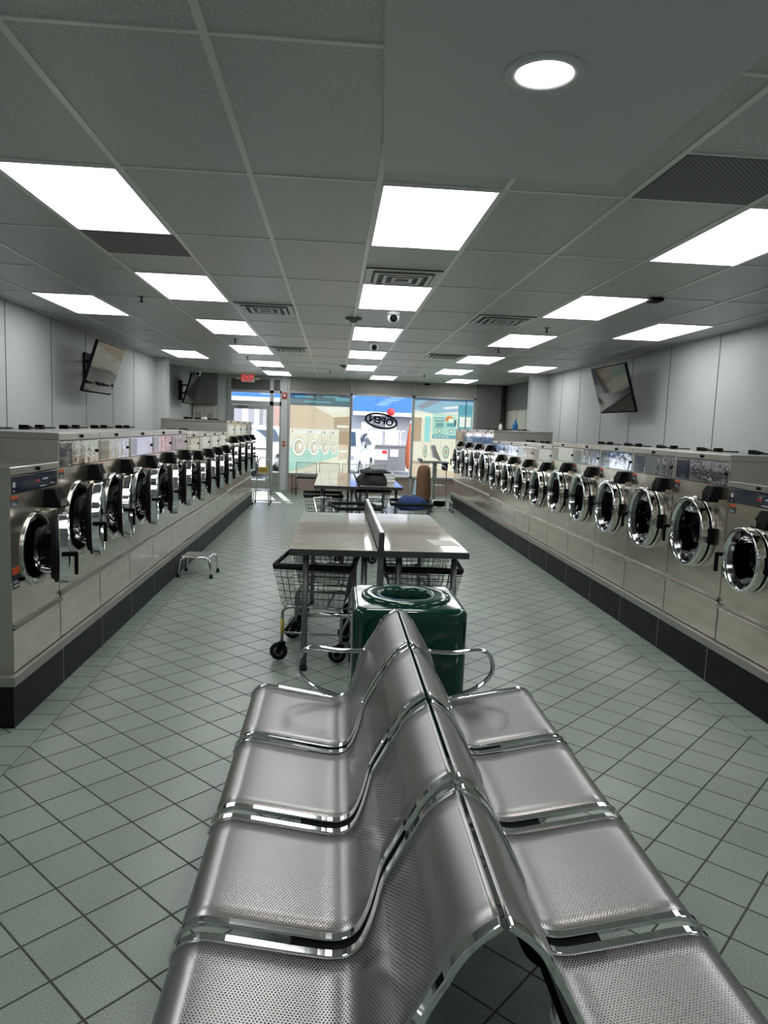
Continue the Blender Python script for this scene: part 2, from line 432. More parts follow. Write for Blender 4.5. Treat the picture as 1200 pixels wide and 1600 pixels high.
# ceiling light panels ----------------------------------------------------
ordn = ['first', 'second', 'third', 'fourth', 'fifth', 'sixth', 'seventh', 'eighth', 'ninth', 'tenth', 'eleventh', 'twelfth', 'thirteenth', 'fourteenth']
def lightpanel(x0, x1, y0, y1, label, grp):
    w, d = x1 - x0, y1 - y0
    t = empty('ceiling_light', ((x0 + x1) / 2, (y0 + y1) / 2, H_CEIL - .001)); tag(t, label, 'ceiling light', grp)
    def fr(b):
        a, c, e = w / 2 - .012, d / 2 - .008, .012
        b.box(-a, a, -c, -c + e, -.010, -.001, 'tbar'); b.box(-a, a, c - e, c, -.010, -.001, 'tbar')
        b.box(-a, -a + e, -c + e, c - e, -.010, -.001, 'tbar'); b.box(a - e, a, -c + e, c - e, -.010, -.001, 'tbar')
    quick('frame', fr, t)
    quick('diffuser', lambda b: b.box(-w / 2 + .024, w / 2 - .024, -d / 2 + .020, d / 2 - .020, -.007, -.002, 'led'), t)
def cell(x, k): return TY[k + 2], TY[k + 3]
for cname, x0, x1, ks in (('left of centre', -1.65, -1.04, (2, 4, 6, 8, 10, 12)), ('centre', .18, .79, (2, 4, 6, 8, 10)),
                          ('right of centre', 2.02, 2.64, (2, 4, 6, 8, 10)), ('far left by the wall', -2.95, -2.34, (5, 9)),
                          ('far right by the wall', 3.25, 3.86, (5, 9))):
    for i, k in enumerate(ks):
        y0, y1 = cell(x0, k)
        lightpanel(x0, x1, y0, y1, 'white ceiling light panel, %s from camera, %s column' % (ordn[i], cname), 'ceiling light panels, ' + cname)
lightpanel(.79, 1.40, 16.40, 17.70, 'farthest white light panel above the OPEN sign window', 'ceiling light panels, far end')
lightpanel(2.64, 3.25, 16.40, 17.70, 'farthest white light panel near the dark corner column', 'ceiling light panels, far end')
# unseen panels added over and behind the camera to light the foreground (same rows)
lightpanel(-1.65, -1.04, 1.15, 2.37, 'unseen white light panel added overhead beside the bench, left', 'unseen added light panels, near end')
lightpanel(2.02, 2.64, 1.15, 2.37, 'unseen white light panel added overhead beside the bench, right', 'unseen added light panels, near end')
lightpanel(-1.65, -1.04, -1.3, -.08, 'unseen white light panel added behind the camera, left', 'unseen added light panels, near end')
lightpanel(2.02, 2.64, -1.3, -.08, 'unseen white light panel added behind the camera, right', 'unseen added light panels, near end')

# air diffusers -------------------------------------------------------------
def diffuser(x0, x1, y0, y1, label):
    t = empty('air_diffuser', ((x0 + x1) / 2, (y0 + y1) / 2, H_CEIL - .001)); tag(t, label, 'air vent', 'square ceiling air diffusers')
    a = (x1 - x0) / 2 - .02; c = (y1 - y0) / 2 - .015
    def ring(b, k, z0, z1, m, wd=.03):
        p, q = a * k, c * k
        for s in (-1, 1):
            b.hexa([(-p, s * q, z0), (p, s * q, z0), (p - wd, s * (q - wd), z0 + .001), (-p + wd, s * (q - wd), z0 + .001)],
                   [(-p, s * q, z1), (p, s * q, z1), (p - wd, s * (q - wd), z1 + .012), (-p + wd, s * (q - wd), z1 + .012)], m)
            b.hexa([(s * p, -q, z0), (s * p, q, z0), (s * (p - wd), q - wd, z0 + .001), (s * (p - wd), -q + wd, z0 + .001)],
                   [(s * p, -q, z1), (s * p, q, z1), (s * (p - wd), q - wd, z1 + .012), (s * (p - wd), -q + wd, z1 + .012)], m)
    quick('backing', lambda b: b.box(-a, a, -c, c, -.004, -.001, 'header_dark'), t)
    quick('frame', lambda b: ring(b, 1., -.016, -.012, 'white', .05), t)
    for k in (.76, .52, .28): quick('louvre', lambda b: ring(b, k, -.030, -.026, 'white', .028), t)
diffuser(.18, .79, 5.43, 6.05, 'white square air diffuser between the two nearest centre light panels')
diffuser(-1.04, -.43, 7.30, 7.93, 'white square air diffuser, nearer one left of the centre column')
diffuser(-1.04, -.43, 11.25, 11.86, 'white square air diffuser, farther one left of the centre column')
diffuser(1.40, 2.02, 7.30, 7.93, 'white square air diffuser, nearer one right of the centre column')
diffuser(1.40, 2.02, 11.25, 11.86, 'white square air diffuser, farther one right of the centre column')
diffuser(-1.65, -1.04, 15.2, 15.8, 'white square air diffuser near the EXIT sign')
tag(box('return_grille', (-1.632, -1.058, 4.83, 5.42, H_CEIL - .008, H_CEIL - .001), 'grille'), 'dark square return air grille behind the nearest left light panel', 'air vent')
tag(box('return_grille', (1.418, 2.002, 3.03, 3.595, H_CEIL - .008, H_CEIL - .001), 'grille'), 'dark perforated return air grille right of the soffit', 'air vent')

# sprinklers, smoke detectors, cameras --------------------------------------
def sprinkler(x, y, label):
    t = empty('sprinkler', (x, y, H_CEIL - .001)); tag(t, label, 'sprinkler', 'small pendant sprinklers')
    quick('escutcheon', lambda b: b.lathe([(.001, -.008), (.03, -.006), (.036, 0)], 'steel_dark', 16), t)
    def h(b):
        b.tube([(0, 0, 0), (0, 0, -.05)], .008, 'black', 8); b.lathe([(.001, -.055), (.024, -.052), (.024, -.049), (.001, -.049)], 'black', 12)
    quick('head', h, t)
for (x, y, l) in ((-1.89, 7.28, 'left of the second left light panel'), (-1.44, 10.55, 'just behind the third left light panel'), (2.31, 8.02, 'behind the second right light panel'),
                  (2.27, 10.23, 'behind the third right light panel'), (-.13, 15.79, 'nearest the window end, left of the centre lights'), (-1.58, 13.2, 'above the far left machines'), (1.9, 15.7, 'above the right far corner')):
    sprinkler(x, y, 'small dark ceiling sprinkler ' + l)
def dome(x, y, label, z=H_CEIL - .001, k=1.):
    t = empty('security_camera', (x, y, z)); tag(t, label, 'security camera', 'white dome cameras'); t.scale = (k, k, k)
    quick('base', lambda b: b.lathe([(.001, -.035), (.055, -.035), (.062, -.02), (.062, 0)], 'white', 28), t)
    def ball(b):
        pr = [(.052 * math.sin(a), -.052 - .052 * math.cos(a)) for a in [PI * i / 12 for i in range(13)]]
        pr = [(max(r, .0008), h) for r, h in pr]; b.lathe(pr, 'white', 24)
    bl = quick('camera_ball', ball, t)
    quick('lens', lambda b: (b.lathe([(.030, 0), (.030, -.012), (.024, -.016), (.001, -.017)], 'black', 20, axis='y', c=(0, -.040, -.062))), bl)
dome(.555, 7.40, 'white ceiling dome camera with dark lens, nearest of the two in the centre', k=1.25)
dome(.51, 10.1, 'white ceiling dome camera, the farther one in the centre row', k=1.25)
dome(-3.2, 17.3, 'white dome camera in the far left corner above the recess', k=1.3)
def smoke(x, y, label):
    t = empty('smoke_detector', (x, y, H_CEIL - .001)); tag(t, label, 'smoke detector', 'dark smoke detectors')
    quick('base', lambda b: b.lathe([(.001, -.02), (.085, -.018), (.09, 0)], 'steel_dark', 20), t)
    quick('sensor', lambda b: b.lathe([(.001, -.05), (.035, -.048), (.05, -.02)], 'tube_grey', 20), t)
smoke(.17, 8.0, 'dark round smoke detector on the ceiling bar, nearer one')
smoke(.15, 14.16, 'dark round smoke detector on the ceiling bar, farther one')
tag(box('wall_bracket', (2.60, 2.70, 5.98, 6.12, H_CEIL - .035, H_CEIL - .006), 'black', None, .01), 'small black bracket at the corner of the second right light panel', 'bracket')

# plinths -------------------------------------------------------------------
def plinth(b, x0, x1, y0, y1, face, top):
    b.box(x0, x1, y0, y1, 0, top - .05, 'plinth')
    a, c = (x0, x1 + .012) if face > 0 else (x0 - .012, x1)
    b.box(a, c, y0 - .01, y1 + .01, top - .05, top, 'plinth_cap')
    y = y0 + .7
    while y < y1:
        xx = (x1, x1 + .0015) if face > 0 else (x0 - .0015, x0)
        b.box(*xx, y - .003, y + .003, 0, top - .05, 'plinth_cap'); y += .76
tag(quick('plinth', lambda b: plinth(b, -2.75, -1.64, 3.775, 14.85, 1, .28), bevel=.003), 'long black plinth with grey edge under the left row of washers', 'plinth')
tag(quick('plinth', lambda b: plinth(b, 2.605, 3.70, 3.2, 15.75, -1, .292), bevel=.003), 'long black plinth with grey edge under the right row of washers', 'plinth')

# ------------------------------------------------------------------ washing machines
def washer(w, h, d, seam, ct, cb, cz, R, dark=False, theta=0.):
    """front at y=0, faces -y, x to the viewer's right"""
    t = empty('washing_machine', (0, 0, 0))
    cx = w / 2
    ro = R * .82                      # hole radius
    def cabinet(b):
        g = .0045
        x0, x1, z0, z1 = g, w - g, seam, cb
        n = 48; ring = []; out = []
        for k in range(n):
            a = 2 * PI * k / n; c_, s_ = math.cos(a), math.sin(a)
            ring.append((cx + ro * c_, 0, cz + ro * s_))
            tx = (x1 - cx) / c_ if c_ > 1e-9 else (x0 - cx) / c_ if c_ < -1e-9 else 1e9
            tz = (z1 - cz) / s_ if s_ > 1e-9 else (z0 - cz) / s_ if s_ < -1e-9 else 1e9
            q = min(tx, tz); out.append([cx + q * c_, 0, cz + q * s_])
        for (X, Z) in ((x0, z0), (x0, z1), (x1, z0), (x1, z1)):   # snap nearest points to the corners
            k = min(range(n), key=lambda i: (out[i][0] - X) ** 2 + (out[i][2] - Z) ** 2); out[k][0] = X; out[k][2] = Z
        b.add(ring + [tuple(p) for p in out], [(k, n + k, n + (k + 1) % n, (k + 1) % n) for k in range(n)], 'steel')
        # body shell
        b.add([(x0, 0, 0), (x0, 0, h - .04), (x0, d, 0), (x0, d, h - .04)], [(0, 1, 3, 2)], 'steel_side')
        b.add([(x1, 0, 0), (x1, 0, h - .04), (x1, d, 0), (x1, d, h - .04)], [(0, 2, 3, 1)], 'steel_side')
        b.add([(x0, d, 0), (x1, d, 0), (x1, d, h - .04), (x0, d, h - .04)], [(0, 3, 2, 1)], 'steel_side')
        b.add([(x0, 0, 0), (x1, 0, 0), (x1, d, 0), (x0, d, 0)], [(0, 1, 2, 3)], 'steel_side')
        b.box(x0 + .001, x1 - .001, .004, .02, ct, h - .04, 'steel')
        b.box(x0 + .001, x1 - .001, .02, .03, cb, ct, 'steel_dark')
        b.box(x0 + .001, x0 + .02, -.002, .019, cb, ct, 'steel'); b.box(x1 - .02, x1 - .001, -.002, .019, cb, ct, 'steel')
        # drum mouth
        b.lathe([(ro, 0), (ro * .97, .05), (ro * .93, .07), (ro * .93, .12)], 'rubber', 36, 'y', (cx, 0, cz))
        b.lathe([(ro * .93, .12), (ro * 1.0, .13), (ro * 1.0, .42), (.002, .43)], 'drum', 36, 'y', (cx, 0, cz))
    quick('cabinet', cabinet, t)
    quick('kick_panel', lambda b: b.box(.006, w - .006, -.004, .01, .004, seam - .030, 'steel'), t, .003)
    quick('gap_shade', lambda b: b.box(.006, w - .006, .012, .02, .0, seam + .01, 'black'), t)  # black sheet that paints the shadow line under the ledge and in the gaps
    quick('ledge', lambda b: b.prism([(0, seam + .004), (-.020, seam - .004), (-.024, seam - .018), (0, seam - .022)], .006, w - .006, 'x', 'cap'), t)
    quick('top_cap', lambda b: (b.box(.002, w - .002, -.008, d, h - .042, h, 'cap')), t, .004)
    def lock(b): b.lathe([(.011, -.008), (.011, -.020), (.001, -.020)], 'black', 12, 'y', (w * .52, 0, h - .022))
    quick('lock', lock, t)
    def panel(b): b.box(.022, w - .022, -.004, .012, cb + .004, ct - .004, 'panel_navy' if dark else 'panel')
    p = quick('control_panel', panel, t, .002)
    def ink(b):
        y = (-.0052, -.0042); H = ct - cb
        b.box(.034, .060, *y, cb + .35 * H, cb + .62 * H, 'white_ink'); b.box(.036, .054, *y, cb + .12 * H, cb + .18 * H, 'white_ink')
        b.box(w * .50, w * .58, *y, cb + .42 * H, cb + .56 * H, 'red_ink')
        for i in range(3): b.box(w * .64 + i * .028, w * .64 + .020 + i * .028, *y, cb + .5 * H, cb + .6 * H, 'white_ink')
        b.box(w * .58, w * .72, *y, cb + .12 * H, cb + .17 * H, 'white_ink')
        for i in range(4): b.box(w * .80 + i * .018, w * .80 + .010 + i * .018, *y, cb + .2 * H, cb + .26 * H, 'white_ink')
    if dark: quick('printing', ink, p)
    else:
        def ink2(b):
            y = (-.0052, -.0042); H = ct - cb
            b.box(.030, w * .30, *y, cb + .08 * H, cb + .90 * H, 'panel_navy')
        quick('printed_area', ink2, p)
        quick('knob', lambda b: b.lathe([(.001, -.016), (.010, -.015), (.012, -.004)], 'black', 12, 'y', (w - .05, 0, cb + .5 * (ct - cb))), p)
    # coin box
    c0, c1 = w - .235, w - .075; zb, zt = cb - .115, cb - .008
    def coin(b):
        b.hexa([(c0, -.100, zb), (c1, -.100, zb), (c1, .0, zb), (c0, .0, zb)], [(c0 + .03, -.055, zt), (c1 - .02, -.055, zt), (c1 - .02, 0, zt), (c0 + .03, 0, zt)], 'black')
    k = quick('coin_box', coin, t, .006)
    quick('coin_plate', lambda b: (b.box(c0 + .015, c0 + .085, -.106, -.097, zb + .012, zb + .05, 'chrome_soft')), k)
    quick('coin_chute', lambda b: b.box(c0 + .03, c1 + .008, -.030, -.001, zb - .022, zb + .02, 'steel'), k)
    # warning labels
    for (za, zc) in ((cz - .17, cz - .055), (cb - .065, cb - .012)):
        quick('warning_label', lambda b: (b.box(.018, .098, -.0015, .001, za, za + (zc - za) * .68, 'label_dark'), b.box(.018, .098, -.0017, .001, za + (zc - za) * .68, zc, 'orange'),
                                          b.box(.03, .085, -.0025, .001, za + .1 * (zc - za), za + .18 * (zc - za), 'white_ink'), b.box(.03, .07, -.0025, .001, za + .3 * (zc - za), za + .36 * (zc - za), 'white_ink')), t)
    # collar on the panel
    def collar(b):
        b.lathe([(R * 1.02, .001), (R * 1.035, -.006), (R * 1.01, -.014), (R * .96, -.012), (ro, .0)], 'chrome_soft', 48, 'y', (cx, 0, cz))
    quick('door_collar', collar, t)
    quick('hinge', lambda b: (b.box(cx + R * .95, cx + R + .020, -.034, .0, cz - .060, cz + .055, 'black')), t, .006)
    quick('latch', lambda b: (b.box(cx - R - .040, cx - R - .012, -.028, .0, cz - .135, cz - .115, 'black')), t, .005)
    # door, origin on the hinge axis
    hx = R + .012
    th = bpy.data.objects
    def ringm(b):
        c = (-hx, 0, 0)
        for pr in ([(R * .945, -.028), (R * .995, -.030), (R, -.034)], [(R, -.034), (R, -.076)], [(R, -.076), (R * .985, -.083), (R * .965, -.085)],
                   [(R * .965, -.085), (R * .905, -.085)], [(R * .905, -.085), (R * .885, -.081), (R * .855, -.062)]):
            b.lathe(pr, 'chrome', 56, 'y', c)
        for pr in ([(R * .855, -.062), (R * .80, -.030)], [(R * .80, -.030), (R * .765, -.030)]): b.lathe(pr, 'chrome_dim', 56, 'y', c)
    dr = MB(); ringm(dr); dr = dr.build('door', t, loc=(cx + hx, 0, cz)); dr.rotation_euler = (0, 0, theta)
    def gas(b):
        c = (-hx, 0, 0)
        b.lathe([(R * .945, -.032), (R * .955, -.018), (R * .93, -.008), (R * .86, -.006), (R * .84, .008), (R * .78, .012), (R * .75, .002), (R * .77, -.030)], 'rubber', 44, 'y', c)
    quick('gasket', gas, dr)
    def gl(b):
        c = (-hx, 0, 0)
        b.lathe([(R * .765, -.034), (R * .74, -.020), (R * .70, .02), (R * .66, .055), (R * .58, .082), (R * .40, .095), (R * .2, .099), (.0005, .100)], 'door_glass', 44, 'y', c)
    quick('glass', gl, dr)
    def hd(b):
        x = -hx - R
        b.box(x - .014, x + .012, -.112, -.040, -.012, .012, 'black'); b.box(x - .016, x + .008, -.124, -.104, -.115, .012, 'black')
    quick('handle', hd, dr, .005)
    # rear lid bar and inlet bits standing on the top
    def bar(b):
        b.box(w * .12, w * .86, d * .62, d * .66, h + .004, h + .014, 'black'); b.hexa([(w * .12, d * .60, h), (w * .18, d * .60, h), (w * .18, d * .68, h), (w * .12, d * .68, h)], [(w * .12, d * .60, h + .032), (w * .30, d * .62, h + .016), (w * .30, d * .66, h + .016), (w * .12, d * .68, h + .032)], 'black'); b.box(w * .46, w * .54, d * .61, d * .67, h, h + .032, 'black')
    quick('supply_bar', bar, t, .004)
    return t

th = math.radians
KIND = {  # h, d, seam, ct, cb, cz, R
    'A': (1.265, .86, .295, 1.220, 1.055, .700, .249),
    'B': (1.222, .86, .292, 1.178, 1.020, .668, .240),
    'S': (1.095, .80, .262, 1.052, .955, .620, .205),
    'T': (1.395, .99, .315, 1.350, 1.150, .735, .284)}
KNAME = {'A': 'tall stainless washer', 'B': 'medium stainless washer', 'S': 'short stainless washer', 'T': 'extra large stainless washer'}
def row(side, seams, kinds, z, xf, thetas, group):
    proto = {}
    for i, k in enumerate(kinds):
        a, c = seams[i], seams[i + 1]
        hh, dd, seam, ct, cb, cz, R = KIND[k]
        key = (k, round(c - a, 2))
        if key not in proto:
            o = washer(c - a, hh, dd, seam, ct, cb, cz, R, dark=(k == 'S')); proto[key] = o
        else: o = copy_tree(proto[key])
        if side < 0: o.location = (xf, a, z); o.rotation_euler = (0, 0, PI / 2)
        else: o.location = (xf, c, z); o.rotation_euler = (0, 0, -PI / 2)
        for ch in o.children:
            if ch.name.split('.')[0] == 'door': ch.rotation_euler = (0, 0, thetas[i])
        n = len(kinds)
        place = ('nearest the camera' if i == 0 else 'farthest from the camera' if i == n - 1 else '%s from the camera' % ordn[i])
        door = 'door ajar' if thetas[i] > .01 else 'door shut'
        tag(o, '%s, %s, %s in the %s row' % (KNAME[k], door, place, 'left' if side < 0 else 'right'), 'washing machine', group)
A_, B_, T_ = .762, .757, .862
sl = [3.822, 4.482]
for i in range(5): sl.append(sl[-1] + A_)
for i in range(4): sl.append(sl[-1] + B_)
for i in range(4): sl.append(sl[-1] + T_)
tl = [th(v) for v in (22, 13, 10, 12, 14, 11, 13, 12, 11, 12, 8, 8, 8, 8)]
row(-1, sl, 'SAAAAABBBBTTTT', .281, -1.66, tl, 'left row of washing machines')
sr = [3.97, 4.63]
for i in range(5): sr.append(sr[-1] + .794)
for i in range(4): sr.append(sr[-1] + .817)
for i in range(4): sr.append(sr[-1] + .95)
row(1, sr, 'SAAAAABBBBTTTT', .293, 2.64, [0] * 14, 'right row of washing machines')

# bottles and a paper on top of the tall machines
def bottle(x, y, z, m, capm, label, s=1.):
    o = empty('detergent_bottle', (x, y, z)); tag(o, label, 'bottle')
    quick('body', lambda b: b.lathe([(.001, 0), (.045 * s, 0), (.05 * s, .01), (.05 * s, .11 * s), (.03 * s, .15 * s), (.018 * s, .16 * s), (.018 * s, .17 * s)], m, 20), o)
    quick('cap', lambda b: b.lathe([(.022 * s, .165 * s), (.022 * s, .195 * s), (.001, .2 * s)], capm, 16), o)
bottle(3.13, 12.45, 1.690, 'blue', 'blue', 'small blue bottle standing on top of the tall machines at right', .95)
bottle(2.92, 12.65, 1.690, 'exit_body', 'red_ink', 'small pale bottle with reddish cap on top of the tall right machines', .65)
def crump(b): b.hexa([(-.05, -.04, 0), (.06, -.05, 0), (.05, .05, 0), (-.06, .04, 0)], [(-.03, -.02, .035), (.04, -.03, .02), (.03, .03, .045), (-.04, .02, .03)], 'white')
tag(quick('paper_scrap', crump, loc=(-2.05, 11.6, 1.678), bevel=.01), 'crumpled white paper on top of the tall machines at left', 'paper')

# ------------------------------------------------------------------ televisions
def tv(c, yaw_, tilt, label, flip):
    t = empty('television', c); tag(t, label, 'television', 'wall televisions')
    W, Hh = 1.143, .659
    n = Vector((math.cos(yaw_) * math.cos(tilt), math.sin(yaw_) * math.cos(tilt), -math.sin(tilt)))
    r = Vector((-math.sin(yaw_), math.cos(yaw_), 0)); u = n.cross(r)
    if u.z < 0: u = -u
    rr_ = (-n).cross(u)
    rot = Matrix((rr_, -n, u)).transposed()      # local x right, y into the set, z up
    t.rotation_euler = rot.to_euler()
    quick('housing', lambda b: (b.box(-W / 2, W / 2, 0, .035, -Hh / 2, Hh / 2, 'black'), b.box(-W * .3, W * .3, .035, .07, -Hh * .3, Hh * .15, 'black')), t, .004)
    quick('screen', lambda b: b.box(-W / 2 + .010, W / 2 - .010, -.002, .001, -Hh / 2 + .022, Hh / 2 - .010, 'screen'), t)
    return t
def bracket(x, y, z, sgn, label, reach=.30, dy=-.5):
    o = empty('wall_mount', (x, y, z)); tag(o, label, 'wall mount')
    quick('plate', lambda b: b.box(min(0, sgn * .02), max(0, sgn * .02), -.16, .16, -.22, .22, 'black'), o)
    def arm(b):
        b.tube([(sgn * .02, -.06, .10), (sgn * reach * .7, dy * .4, .12), (sgn * reach, dy, .10)], .018, 'black', 6)
        b.tube([(sgn * .02, -.06, -.08), (sgn * reach * .7, dy * .4, -.05), (sgn * (reach - .02), dy, -.03)], .018, 'black', 6)
    quick('arm', arm, o)
tv((-2.99, 9.73, 2.27), .002, .311, 'black flat television tilted down on the left wall above the washers', 0)
bracket(XL + .005, 10.35, 2.30, 1, 'black swing-arm mount behind the left wall television', .34)
tv((3.81, 9.865, 2.295), 3.175, .315, 'black flat television tilted down on the right wall above the washers', 0)
bracket(XR - .005, 10.45, 2.32, -1, 'black swing-arm mount behind the right wall television', .32)
tv((-3.17, 16.45, 2.33), .03, .30, 'black television seen edge-on in the far left recess', 0)
bracket(-3.515, 16.85, 2.33, 1, 'black mount holding the television in the far left recess', .20, -.3)

# ------------------------------------------------------------------ storefront
Y = YF
def frames(b):
    f = 'frame'; y0, y1 = Y - .06, Y + .06
    for x in (-1.155, .40, 1.965, 3.53): b.box(x - .03, x + .03, y0, y1, .0, H_CEIL, f)
    b.box(-1.33, -1.185, y0 - .03, y1, 0, H_CEIL, 'wall_light')
    b.box(-1.14, 3.55, y0, y1, 2.43, 2.485, f); b.box(-1.14, 3.55, y0, y1, .40, .45, f); b.box(-1.14, 3.55, y0, y1, 2.785, H_CEIL, f)
    b.box(-1.14, 3.55, Y - .015, Y + .02, 2.485, 2.785, 'header')
    for x in (-.0,): pass
struct(quick('window_frame_front', frames))
for i, (x0, x1) in enumerate(((-1.125, .37), (.43, 1.935), (1.995, 3.50))):
    struct(box('window_%d' % (i + 1), (x0, x1, Y + .008, Y + .014, .45, 2.43), 'pane'))
def doorframe(b):
    f = 'frame'; y0, y1 = Y - .06, Y + .06
    b.box(-2.66, -2.57, y0, y1, 0, H_CEIL, f); b.box(-1.62, -1.53, y0, y1, 0, H_CEIL, f); b.box(-1.375, -1.33, y0, y1, 0, H_CEIL, f)
    b.box(-2.57, -1.62, y0, y1, 2.74, H_CEIL, f); b.box(-2.57, -1.33, y0, y1, 2.405, 2.47, f); b.box(-2.57, -1.33, y0, y1, 2.10, 2.20, f)
    b.box(-1.53, -1.375, y0, y1, 2.74, H_CEIL, f); b.box(-1.53, -1.375, y0, y1, .40, .45, f); b.box(-1.53, -1.375, y0, y1, 0, .08, f)
    b.box(-2.57, -1.62, Y - .02, Y + .02, 2.47, 2.74, 'header_dark'); b.box(-1.53, -1.375, Y - .02, Y + .02, 2.47, 2.74, 'header_dark')
    b.box(-1.53, -1.375, Y - .02, Y + .02, .08, .40, 'header')
struct(quick('door_frame_front', doorframe))
struct(quick('window_4', lambda b: (b.box(-2.57, -1.62, Y + .0, Y + .006, 2.20, 2.405, 'pane'), b.box(-1.53, -1.375, Y, Y + .006, .45, 2.10, 'pane'), b.box(-1.53, -1.375, Y, Y + .006, 2.20, 2.405, 'pane'))))
d1 = quick('door_1', lambda b: (b.box(-2.565, -2.50, Y - .03, Y + .03, .01, 2.095, 'frame'), b.box(-1.695, -1.625, Y - .03, Y + .03, .01, 2.095, 'frame'),
      b.box(-2.50, -1.695, Y - .03, Y + .03, .01, .24, 'frame'), b.box(-2.50, -1.695, Y - .03, Y + .03, 2.0, 2.095, 'frame')))
struct(d1)
box('glass', (-2.50, -1.695, Y, Y + .006, .24, 2.0), 'pane', d1)
box('push_bar', (-2.50, -1.695, Y - .075, Y - .05, 1.00, 1.04), 'frame', d1)
box('closer', (-2.42, -2.15, Y - .09, Y - .03, 2.03, 2.09), 'tube_grey', d1)

# printed vinyl on windows 1 and 3
def poly(b, pts, y, m): b.add([(x, y, z) for x, z in pts], [tuple(range(len(pts)))], m)
def rect(b, x0, x1, z0, z1, y, m): poly(b, [(x0, z0), (x1, z0), (x1, z1), (x0, z1)], y, m)
def disc(b, x, z, rx, rz, y, m, n=28): poly(b, [(x + rx * math.cos(2 * PI * k / n), z + rz * math.sin(2 * PI * k / n)) for k in range(n)], y, m)
class Paint:
    """collects flat shapes of the print and lays them out as ONE layer of vinyl"""
    def __init__(s): s.sh = []
    def add(s, vs, fs, m, smooth=False):
        P = [(v[0], v[2]) for v in vs]; s.sh.append((P, m, min(p[0] for p in P), max(p[0] for p in P), min(p[1] for p in P), max(p[1] for p in P)))
    def at(s, x, z):
        for P, m, a, c, e, g in reversed(s.sh):
            if x < a or x > c or z < e or z > g: continue
            ins = False; j = len(P) - 1
            for i in range(len(P)):
                (xi, zi), (xj, zj) = P[i], P[j]
                if (zi > z) != (zj > z) and x < (xj - xi) * (z - zi) / (zj - zi) + xi: ins = not ins
                j = i
            if ins: return m
        return None
    def lay(s, b, x0, x1, z0, z1, y, st=.009, skip=None):
        nx, nz = int((x1 - x0) / st), int((z1 - z0) / st); dx, dz = (x1 - x0) / nx, (z1 - z0) / nz
        for k in range(nz):
            z = z0 + (k + .5) * dz; run = None
            for i in range(nx + 1):
                x = x0 + (i + .5) * dx
                m = s.at(x, z) if i < nx and not (skip and skip[0] < x < skip[1] and skip[2] < z < skip[3]) else None
                if run and run[0] == m: continue
                if run and run[0]: b.add([(x0 + run[1] * dx, y, z - dz / 2), (x0 + i * dx, y, z - dz / 2), (x0 + i * dx, y, z + dz / 2), (x0 + run[1] * dx, y, z + dz / 2)], [(0, 1, 2, 3)], run[0])
                run = (m, i)
def vinyl1(b):
    y = Y + .006
    def R(*a): rect(b, *a)
    R(-1.12, .37, 2.14, 2.43, y, 'f_slate')
    for i, (xa, xb, za, zb) in enumerate(((-1.0, -.55, 2.33, 2.38), (-.75, -.1, 2.22, 2.26), (.0, .36, 2.28, 2.36), (-.3, .1, 2.36, 2.40))): R(xa, xb, za, zb, y - .001, 'f_teal')
    R(-1.12, .37, .46, 2.14, y, 'f_beige')
    poly(b, [(-.55, 2.13), (.36, 2.13), (.36, 1.90), (-.02, 1.87)], y - .001, 'f_cream')
    poly(b, [(-.30, 2.10), (.30, 2.12), (.30, 2.04), (-.12, 2.0)], y - .002, 'f_white')
    poly(b, [(-.02, 1.87), (.36, 1.90), (.36, 1.2), (-.02, 1.2)], y - .001, 'f_tan')
    R(-1.12, .12, .75, 1.56, y - .001, 'f_cream'); poly(b, [(-1.12, .46), (-1.12, 1.10), (.10, 1.06), (.10, .90)], y - .002, 'f_mint')
    for (xa, xb) in ((-1.12, -.68), (-.67, -.33), (-.32, -.11), (-.10, .11)):
        R(xa, xb, 1.44, 1.53, y - .0025, 'f_white'); R(xa, xa + .012, .78, 1.53, y - .003, 'f_grey'); R(xa + .05, xa + .09, 1.46, 1.51, y - .003, 'f_grey')
    for (x, rx, rz) in ((-.88, .165, .23), (-.50, .125, .20), (-.22, .095, .17), (.00, .075, .15)):
        disc(b, x, 1.10, rx * 1.06, rz * 1.06, y, 'f_grey'); disc(b, x, 1.10, rx, rz, y - .004, 'f_white'); disc(b, x, 1.10, rx * .70, rz * .72, y - .005, 'f_grey'); disc(b, x + rx * .04, 1.10, rx * .62, rz * .66, y - .006, 'f_beige'); disc(b, x + rx * .2, 1.12, rx * .28, rz * .35, y - .007, 'f_white')
    poly(b, [(-1.0, .50), (.36, .86), (.36, .46), (-1.12, .46)], y - .003, 'f_cream')
    R(.06, .36, 1.62, 1.68, y - .003, 'f_white'); R(.14, .34, 1.0, 1.05, y - .003, 'f_white'); R(.14, .36, 1.3, 1.33, y - .003, 'f_tan')
P_ = Paint(); vinyl1(P_)
o = quick('window_graphic', lambda b: P_.lay(b, -1.12, .37, .46, 2.43, Y + .004)); tag(o, 'printed vinyl picture of mint and cream washers on the left shop window', 'window graphic')
